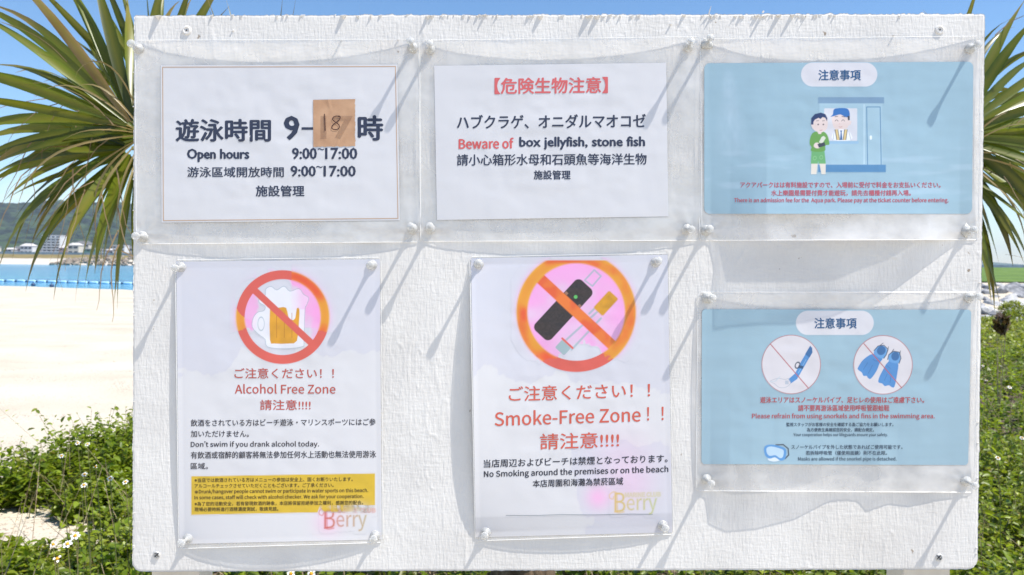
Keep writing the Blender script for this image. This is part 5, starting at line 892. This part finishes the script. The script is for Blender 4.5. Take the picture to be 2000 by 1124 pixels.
# left crown
frond(hubat(262, 250, 2.12), (-.75, -.15, .75), (.25, -1, .1), 62, 19, .52, .030, .30, yellow=.15, seed=1)
frond(hubat(280, 268, 2.28), (-.95, 0, .22), (.1, -1, .5), 60, 16, .50, .031, .35, yellow=.05, seed=2)
frond(hubat(258, 290, 2.18), (-.9, -.1, -.42), (0, -1, .5), 58, 16, .49, .031, .55, yellow=.2, seed=3)
frond(hubat(268, 300, 2.30), (-.50, .05, -.85), (.1, -1, .2), 46, 14, .47, .028, .4, yellow=.7, seed=4)
frond(hubat(300, 215, 2.35), (-.2, .1, 1), (.1, -1, 0), 50, 16, .52, .028, .12, yellow=.1, seed=5)
frond(hubat(285, 262, 2.10), (-.8, -.1, -.1), (.2, -1, .2), 82, 12, .36, .006, 1.4, dead=True, label='dry brown frond hanging among the green ones at left', seed=6)
fibres(hubat(240, 270, 2.08), 30, 3, -1)
# right crown
frond(hubat(1862, 268, 2.15), (.9, -.1, .35), (-.1, -1, .3), 62, 17, .48, .032, .35, yellow=.15, seed=7)
frond(hubat(1868, 290, 2.25), (.95, 0, -.25), (-.1, -1, .5), 58, 16, .47, .032, .5, yellow=.1, seed=8)
frond(hubat(1875, 330, 2.15), (.42, -.05, -.9), (-.1, -1, .2), 46, 13, .40, .024, .5, yellow=.5, seed=9)
frond(hubat(1850, 240, 2.35), (.35, .1, .95), (0, -1, .1), 48, 14, .42, .020, .5, yellow=.3, seed=10)
frond(hubat(1868, 300, 2.12), (.9, -.1, -.3), (-.2, -1, .2), 70, 12, .32, .006, 1.2, dead=True, label='dry brown frond hanging among the green ones at right', seed=11)
fibres(hubat(1890, 290, 2.08), 16, 4, 1)
# fronds hidden behind the board; only their tips show above it
frond(hubat(520, 330, 2.3), (-.25, .2, 1), (0, -1, .1), 42, 22, .50, .016, .12, split=False, seed=12)
frond(hubat(700, 360, 2.35), (-.1, .2, 1), (0, -1, .1), 34, 12, .51, .008, .1, split=False, seed=13)
frond(hubat(1600, 360, 2.3), (.25, .2, 1), (0, -1, .1), 30, 14, .43, .012, .1, split=False, seed=14)
frond(hubat(1100, 480, 2.6), (.1, .6, .6), (0, -1, .6), 70, 22, .4, .022, .4, split=False, seed=15)
frond(hubat(900, 520, 2.7), (-.5, .5, -.3), (0, -.6, 1), 70, 22, .4, .022, .5, split=False, seed=16)

# ------------------------------------------------------------------ creeping plants
m_leafA = leafmat('herb_leaf', (.11, .18, .008), (.25, .34, .018), 9, .45, tipcol=(.15, .13, .02)); m_leafB = leafmat('herb_leaf_light', (.18, .25, .015), (.35, .41, .04), 9, .35, tipcol=(.2, .15, .05))
m_stem = noisy(mat('herb_stem', rough=.8), (.10, .13, .03), (.22, .17, .08), scale=20)
m_twig = noisy(mat('dry_twig', rough=.9), (.16, .10, .055), (.55, .44, .28), scale=15)
def veg_density(x, y):
    n = .35 * vnoise(x * 1.3, y * 1.3, 60, 3)
    edge = -2.36 + .22 * np.clip(y - 3.2, 0, 9) * (1 + 0 * y) - .3 * np.exp(-((y - 3.9) / .5) ** 2)
    dl = sstep(-.08, .22, x - edge + n); near = (y < 3.2) * sstep(-2.9, -2.6, x)
    d = np.maximum(dl, near); bare = np.exp(-(((x + 2.12) / .30) ** 2 + ((y - 3.42) / .27) ** 2)) * 1.2; bare2 = np.exp(-(((x + 1.72) / .22) ** 2 + ((y - 3.2) / .14) ** 2)) * .8
    bare = bare + .8 * vnoise(x * 9, y * 9, 62, 2) * (bare > .05)
    d = d * (1 - sstep(.35, .7, bare)) * (1 - sstep(.3, .6, bare2)); d = d * sstep(1.45, 1.75, y)
    far = (y > 5.2) * (x < 2.2 + .0 * y); d = d * np.where(far, sstep(-1.2, .6, x - (y - 5.2) * .35 + n), 1)
    return d
def sample(n, x0, x1, y0, y1, f, seed):
    g = np.random.default_rng(seed); x = g.uniform(x0, x1, n); y = g.uniform(y0, y1, n); k = g.uniform(0, 1, n) < veg_density(x, y) * f(x, y); return x[k], y[k]
def leaves(px, py, pz, yaw, pitch, size, aspect, g, nice):
    n = len(px); t6 = np.array([0, .3, .3, .68, .68, 1, .3, .68]); w6 = np.array([0, -.5, .5, -.42, .42, 0, 0, 0]); z6 = np.array([0, .10, .10, .06, .06, -.12, -.02, -.05])
    fs = np.array([(0, 6, 1), (0, 2, 6), (1, 6, 7), (1, 7, 3), (6, 2, 4), (6, 4, 7), (3, 7, 5), (7, 4, 5)]) if nice else None
    if not nice: t6 = np.array([0, .42, .42, 1]); w6 = np.array([0, -.5, .5, 0]); z6 = np.array([0, .06, .06, -.08]); fs = np.array([(0, 2, 1), (1, 2, 3)])
    L_ = t6[None] * size[:, None]; W_ = w6[None] * (size * aspect)[:, None]; Z_ = z6[None] * size[:, None]; roll = g.normal(0, .45, n)
    W2 = W_ * np.cos(roll)[:, None] - Z_ * np.sin(roll)[:, None]; Z2 = W_ * np.sin(roll)[:, None] + Z_ * np.cos(roll)[:, None]
    cp, sp_ = np.cos(pitch)[:, None], np.sin(pitch)[:, None]; A_ = L_ * cp - Z2 * sp_; B_ = L_ * sp_ + Z2 * cp; cy, sy_ = np.cos(yaw)[:, None], np.sin(yaw)[:, None]
    X = px[:, None] + A_ * cy - W2 * sy_; Y = py[:, None] + A_ * sy_ + W2 * cy; Z = pz[:, None] + B_
    V = np.stack([X, Y, Z], -1).reshape(-1, 3); F = (np.arange(n)[:, None, None] * len(t6) + fs[None]).reshape(-1, 3); return V, F
def cover(name, x, y, per, hmin, hmax, size, seed, nice, m):
    g = np.random.default_rng(seed); n = len(x); H = (hmin + (hmax - hmin) * np.clip(.5 + .8 * vnoise(x * 1.9, y * 1.9, 61, 2), 0, 1)) * g.uniform(.55, 1.1, n) * (1 - .58 * sstep(-1.25, -1.6, x) * sstep(3.6, 3.2, y)) * (1 + .32 * np.exp(-((y - 4.5) / .6) ** 2) * sstep(-2.7, -2.3, x) * (x < -1)); lean = g.normal(0, .35, (n, 2)); z0 = terrain(x, y)
    k = np.repeat(np.arange(n), per); m_ = len(k); j = np.tile(np.arange(per), n); tt = (j + g.uniform(.2, 1, m_)) / per; tt = tt ** .75
    X = x[k] + lean[k, 0] * H[k] * tt; Y = y[k] + lean[k, 1] * H[k] * tt; Z = z0[k] + H[k] * tt
    yaw = g.uniform(0, 2 * np.pi, m_); pit = g.normal(.15, .45, m_); sz = size * g.uniform(.55, 1.25, m_) * (1 - .35 * tt); asp = g.uniform(.42, .62, m_)
    V, F = leaves(X, Y, Z, yaw, pit, sz, asp, g, nice); nvp = len(V) // m_
    c = np.zeros((m_, 3)); c[:, 0] = (g.uniform(0, 1, m_) < .05) * g.uniform(.3, 1, m_); c[:, 1] = np.clip(g.normal(.05, .14, m_), 0, .6); c[:, 2] = g.uniform(.65, 1.15, m_)
    tag(mesh(name, V, F, m, color=np.repeat(c, nvp, 0)), kind='stuff')
    return x, y, z0, H, lean
def stems(name, x, y, z0, H, lean, m, rad=.0016):
    n = len(x); q = np.array([[1, 0], [-.5, .87], [-.5, -.87]]) * rad; a = np.stack([x, y, z0 - .02], 1); b_ = np.stack([x + lean[:, 0] * H, y + lean[:, 1] * H, z0 + H * .98], 1)
    V = np.concatenate([np.stack([a + [*q[i], 0] for i in range(3)], 1), np.stack([b_ + [*(q[i] * .5), 0] for i in range(3)], 1)], 1).reshape(-1, 3)
    F = (np.arange(n)[:, None, None] * 6 + np.array([(0, 1, 4, 3), (1, 2, 5, 4), (2, 0, 3, 5)])[None]).reshape(-1, 4); tag(mesh(name, V, F, m), kind='stuff')
# dark soil and litter under the plants
m_soil = noisy(mat('litter_soil', rough=.95), (.06, .04, .025), (.30, .24, .17), scale=38, detail=9, lo=.42, hi=.68, bump=1, bscale=90, dist=.02)
X_ = np.arange(-3.2, 15, .07); Y_ = np.concatenate([np.arange(1.5, 6, .06), np.arange(6, 16.9, .15)]); XX, YY = np.meshgrid(X_, Y_); dn = veg_density(XX, YY) + .25 * vnoise(XX * 7, YY * 7, 64, 2)
Fs = grid_faces(len(X_), len(Y_)); kp = (dn.ravel()[Fs].min(1) > .42); Fs = Fs[kp]; us, iv = np.unique(Fs, return_inverse=True)
tag(mesh('soil', np.stack([XX, YY, terrain(XX, YY) + .012], -1).reshape(-1, 3)[us], iv.reshape(Fs.shape), m_soil, smooth=True), kind='structure')
wl = lambda x, y: np.where((x / y > -.95) & (x / y < -.40), 1, np.where((x / y > .50) & (x / y < .9), 1, .45))
x, y = sample(18500, -2.9, 3.9, 1.5, 5.2, wl, 1); r_ = cover('creeping_herbs', x[::2], y[::2], 12, .10, .34, .055, 2, True, m_leafA); stems('herb_stems', *r_, m_stem)
r_ = cover('creeping_herbs_light', x[1::2], y[1::2], 11, .08, .33, .042, 3, True, m_leafB); stems('pale_herb_stems', *r_, m_stem)
x, y = sample(3800, -2.6, -1.7, 3.5, 5.3, lambda x, y: 1.0, 44); cover('herb_thicket', x, y, 12, .10, .28, .05, 45, True, m_leafA)
x, y = sample(8000, -2.4, 8.5, 5.2, 9.5, lambda x, y: np.where((x / y > .45) & (x / y < .85) | (x / y < -.35), 1, .4), 4); cover('herb_cover_middle', x, y, 10, .08, .30, .07, 5, False, m_leafA)
x, y = sample(7000, -1.5, 14, 9.0, 14.6, lambda x, y: np.where((x / y > .45) & (x / y < .8), 1, .3), 6); cover('herb_cover_far', x, y, 9, .06, .24, .09, 7, False, m_leafB)
# dead twigs and litter
g = np.random.default_rng(8); n = 3400; x = g.uniform(-2.7, 3.6, n); y = g.uniform(1.6, 5.2, n); k = veg_density(x, y) > .08; x = x[k]; y = y[k]; n = len(x)
z = terrain(x, y) + g.uniform(0, .10, n); ln = g.uniform(.03, .2, n); H = ln * g.uniform(.05, .9, n); lean = (g.normal(0, 1, (n, 2)) * (ln / H)[:, None] * .7); stems('dry_twigs', x, y, z, H, lean, m_twig, .0018)
g = np.random.default_rng(19); n = 1500; x = g.uniform(-2.7, 5.5, n); y = g.uniform(2.2, 8.5, n); k = veg_density(x, y) > .3; x = x[k]; y = y[k]; n = len(x)
stems('dry_stalks', x, y, terrain(x, y), g.uniform(.12, .42, n), g.normal(0, .45, (n, 2)), m_twig, .0016)
# grit, shell bits and small wrack on the sand
def scatter(name, n, x0, x1, y0, y1, smin, smax, m, seed, f=None, flat=.5):
    g = np.random.default_rng(seed); x = g.uniform(x0, x1, n); y = g.uniform(y0, y1, n); k = g.uniform(0, 1, n) < (f(x, y) if f else 1); x = x[k]; y = y[k]; n = len(x); s = g.uniform(smin, smax, n) * g.uniform(.5, 1, n)
    q = np.array([[1, 0, 0], [-.4, .9, 0], [-.6, -.8, 0], [.05, 0, 1], [0, .1, -.5]]); a = g.uniform(0, 6.28, n); c_, s_ = np.cos(a), np.sin(a); ex = g.uniform(.5, 1.2, (n, 1))
    V = np.stack([x[:, None] + (q[None, :, 0] * c_[:, None] - q[None, :, 1] * ex * s_[:, None]) * s[:, None], y[:, None] + (q[None, :, 0] * s_[:, None] + q[None, :, 1] * ex * c_[:, None]) * s[:, None], terrain(x, y)[:, None] + q[None, :, 2] * s[:, None] * flat], -1).reshape(-1, 3)
    F = (np.arange(n)[:, None, None] * 5 + np.array([(0, 1, 3), (1, 2, 3), (2, 0, 3), (1, 0, 4), (2, 1, 4), (0, 2, 4)])[None]).reshape(-1, 3); tag(mesh(name, V, F, m), kind='stuff')
m_grit = noisy(mat('shell_grit', rough=.9), (.22, .17, .13), (.62, .54, .46), scale=9, lo=.4, hi=.6)
scatter('shell_grit', 9000, -3.0, -1.2, 2.4, 4.8, .003, .011, m_grit, 31, lambda x, y: .25 + .75 * sstep(-.2, .5, vnoise(x * 3, y * 3, 90, 2)))
m_wrack = noisy(mat('dry_wrack', rough=.9), (.16, .12, .06), (.30, .25, .14), scale=12)
scatter('dry_wrack', 1500, -12, -1.5, 4.6, 17, .006, .03, m_wrack, 32, lambda x, y: sstep(.35, .6, vnoise(x * .9, y * .5, 91, 3)), .25)
scatter('dead_leaves', 5000, -2.6, 3.4, 2.0, 5.2, .008, .024, m_twig, 33, lambda x, y: (veg_density(x, y) > .02) * 1.0, .3)
# grass tufts on the sand edge and a tall dry stalk
g = np.random.default_rng(18); mb = MB(); tcx_ = [(-1.98, 4.45), (-2.15, 4.3), (-1.85, 4.8), (-2.05, 3.6), (2.0, 3.3), (2.4, 4.1), (-1.5, 5.2)]
for cx, cy in tcx_:
    for q in range(26):
        a = g.uniform(0, 6.28); l_ = g.uniform(.08, .3); o_ = g.normal(0, .05, 2); b0 = np.array([cx + o_[0], cy + o_[1], float(terrain(np.array(cx), np.array(cy)))]); d = np.array([math.cos(a), math.sin(a), 0]); s_ = np.cross(d, [0, 0, 1]) * .0022
        p1 = b0 + d * l_ * .25 + [0, 0, l_ * .65]; p2 = b0 + d * l_ * .7 + [0, 0, l_ * .95]; mb.add([b0 - s_, b0 + s_, p1 + s_ * .8, p1 - s_ * .8, p2], [(0, 1, 2, 3), (3, 2, 4)])
tag(mb.build('grass_tufts', m_leafB if False else m_stem), kind='stuff')
# wildflowers
m_petal = mat('petal_white', (.80, .80, .76), .6); m_disc = noisy(mat('flower_centre', rough=.8), (.55, .25, .01), (.75, .42, .02), scale=400)
fl = [(152, 866, 'white flower highest at the left edge of the green patch'), (120, 891, 'white flower on the dark shaded side of the left patch'), (187, 912, 'small orange centred flower left of a long pale stalk'), (165, 927, 'white flower just above the dry litter in the left patch'), (215, 935, 'white flower next to the long pale stalk near the board'), (245, 942, 'white flower closest to the left edge of the board'), (164, 948, 'low white flower above the gritty sand patch'),
      (147, 1047, 'large white flower low in the left patch, left of two crossing twigs'), (104, 1064, 'small white flower low at the left above the yellowed leaves'), (132, 1063, 'white flower just below the large one in the left patch'), (112, 1092, 'yellowish flower lowest at the bottom left'), (171, 868, 'faded flower beside the highest white flower at left'),
      (1920, 715, 'white flower touching the right edge of the board'), (1926, 743, 'small white flower just right of the board below the middle'), (1972, 757, 'large white flower with orange centre right of the board'), (1996, 856, 'orange centred flower cut by the right border of the photo'), (1949, 895, 'pale flower in the shade low right of the board'), (568, 1121, 'yellow centred flower peeping below the board, left of another'), (608, 1121, 'white flower peeping below the board')]
for i, (px, py, lb) in enumerate(fl):
    dep = (CAMZ - .40 + .03 * math.sin(i * 3)) / ((py - horizon(px)) / FPX) * .97; c_ = at(px, py, dep); big = .8 if 'large' in lb else (.5 if 'small' in lb else .62)
    e = tag(empty('wildflower', (c_[0], c_[1], float(terrain(np.array(c_[0]), np.array(c_[1]))))), lb, 'flower', 'small white wildflowers among the leaves')
    MB().tube([(c_[0] + .02, c_[1], c_[2] - .32), (c_[0] + .012, c_[1], c_[2] - .15), c_ - [0, 0, .003]], [.0014, .0012, .001], 5).build('stem', m_stem, e)
    ax = np.array([.1 * math.sin(i * 2), -.55, .8]); ax /= np.linalg.norm(ax); MB().lathe([(0, -.004), (.003, -.003), (.0055 * big, .001), (.0045 * big, .0035), (0, .0045)], c_, ax, 10).build('flower_head', m_disc, e, smooth=True)
    a_ = np.cross(ax, [1, 0, 0]); a_ /= np.linalg.norm(a_); b_ = np.cross(ax, a_)
    for k in range(6):
        if i in (2, 10) and k % 2: continue
        q = k * 1.047 + i; d = a_ * math.cos(q) + b_ * math.sin(q); s_ = np.cross(ax, d) * .0048 * big; r0 = c_ + d * .004
        V = [r0 - s_ * .4, r0 + s_ * .4, c_ + d * .010 * big + s_ + ax * .001, c_ + d * .0155 * big + s_ * .55, c_ + d * .0135 * big - ax * .001, c_ + d * .0155 * big - s_ * .55, c_ + d * .010 * big - s_ + ax * .001]
        mesh('petal', V, [(0, 1, 2, 3, 4, 5, 6)], m_petal, e)
# shrubs on and below the stone bank
def shrub(px, py, dep, rad, hgt, n, m, lb, name='shrub', cat='shrub', leaf=.07, seed=0):
    c_ = at(px, py, dep); z0 = float(terrain(np.array(c_[0]), np.array(c_[1]))); g = np.random.default_rng(seed); e = tag(empty(name, (c_[0], c_[1], z0)), lb, cat)
    zc = c_[2]; d = g.normal(0, 1, (n, 3)); d /= np.linalg.norm(d, axis=1)[:, None]; r_ = g.uniform(.3, 1, n) ** .5 * (1 + .25 * vnoise(d[:, 0] * 2 + 5, d[:, 2] * 2 + 5, seed, 2)); p = d * r_[:, None] * [rad, rad, hgt / 2] + [c_[0], c_[1], zc]
    V, F = leaves(p[:, 0], p[:, 1], p[:, 2], g.uniform(0, 6.28, n), g.uniform(-.3, 1.2, n) if n > 200 else g.uniform(.7, 1.5, n), leaf * g.uniform(.6, 1.2, n), g.uniform(.3, .5, n), g, False); c = np.repeat(np.stack([np.zeros(n), np.clip(g.normal(.2, .2, n), 0, .7), g.uniform(.7, 1.1, n)], 1), 4, 0)
    mesh('foliage', V, F, m, e, color=c); mb = MB()
    for k in range(5): a = g.uniform(0, 6.28); mb.tube([(c_[0], c_[1], z0 - .05), (c_[0] + math.cos(a) * rad * .3, c_[1] + math.sin(a) * rad * .3, (z0 + zc) / 2), (c_[0] + math.cos(a) * rad * .6, c_[1] + math.sin(a) * rad * .6, zc)], [.012 * min(1, rad * 5), .008 * min(1, rad * 5), .004 * min(1, rad * 5)], 5)
    mb.build('branches', m_twig, e)
shrub(1975, 605, 16.0, .26, .34, 900, m_leafB, 'yellow green bush growing at the foot of the grey stones', seed=3)
shrub(1990, 622, 15.2, .30, .36, 900, m_leafA, 'dark green bush in front of the yellow green one by the stones', seed=4)
shrub(1935, 628, 15.0, .22, .16, 500, m_leafB, 'low green bush at the stones next to the board edge', seed=5)
m_darkhead = leafmat('withered_leaf', (.05, .022, .015), (.11, .05, .03), 12, .1, tipcol=(.06, .03, .02))
shrub(1956, 641, 6.0, .055, .15, 130, m_darkhead, 'withered dark brown seed head standing above the green leaves', 'withered_plant', 'plant', .075, 6)
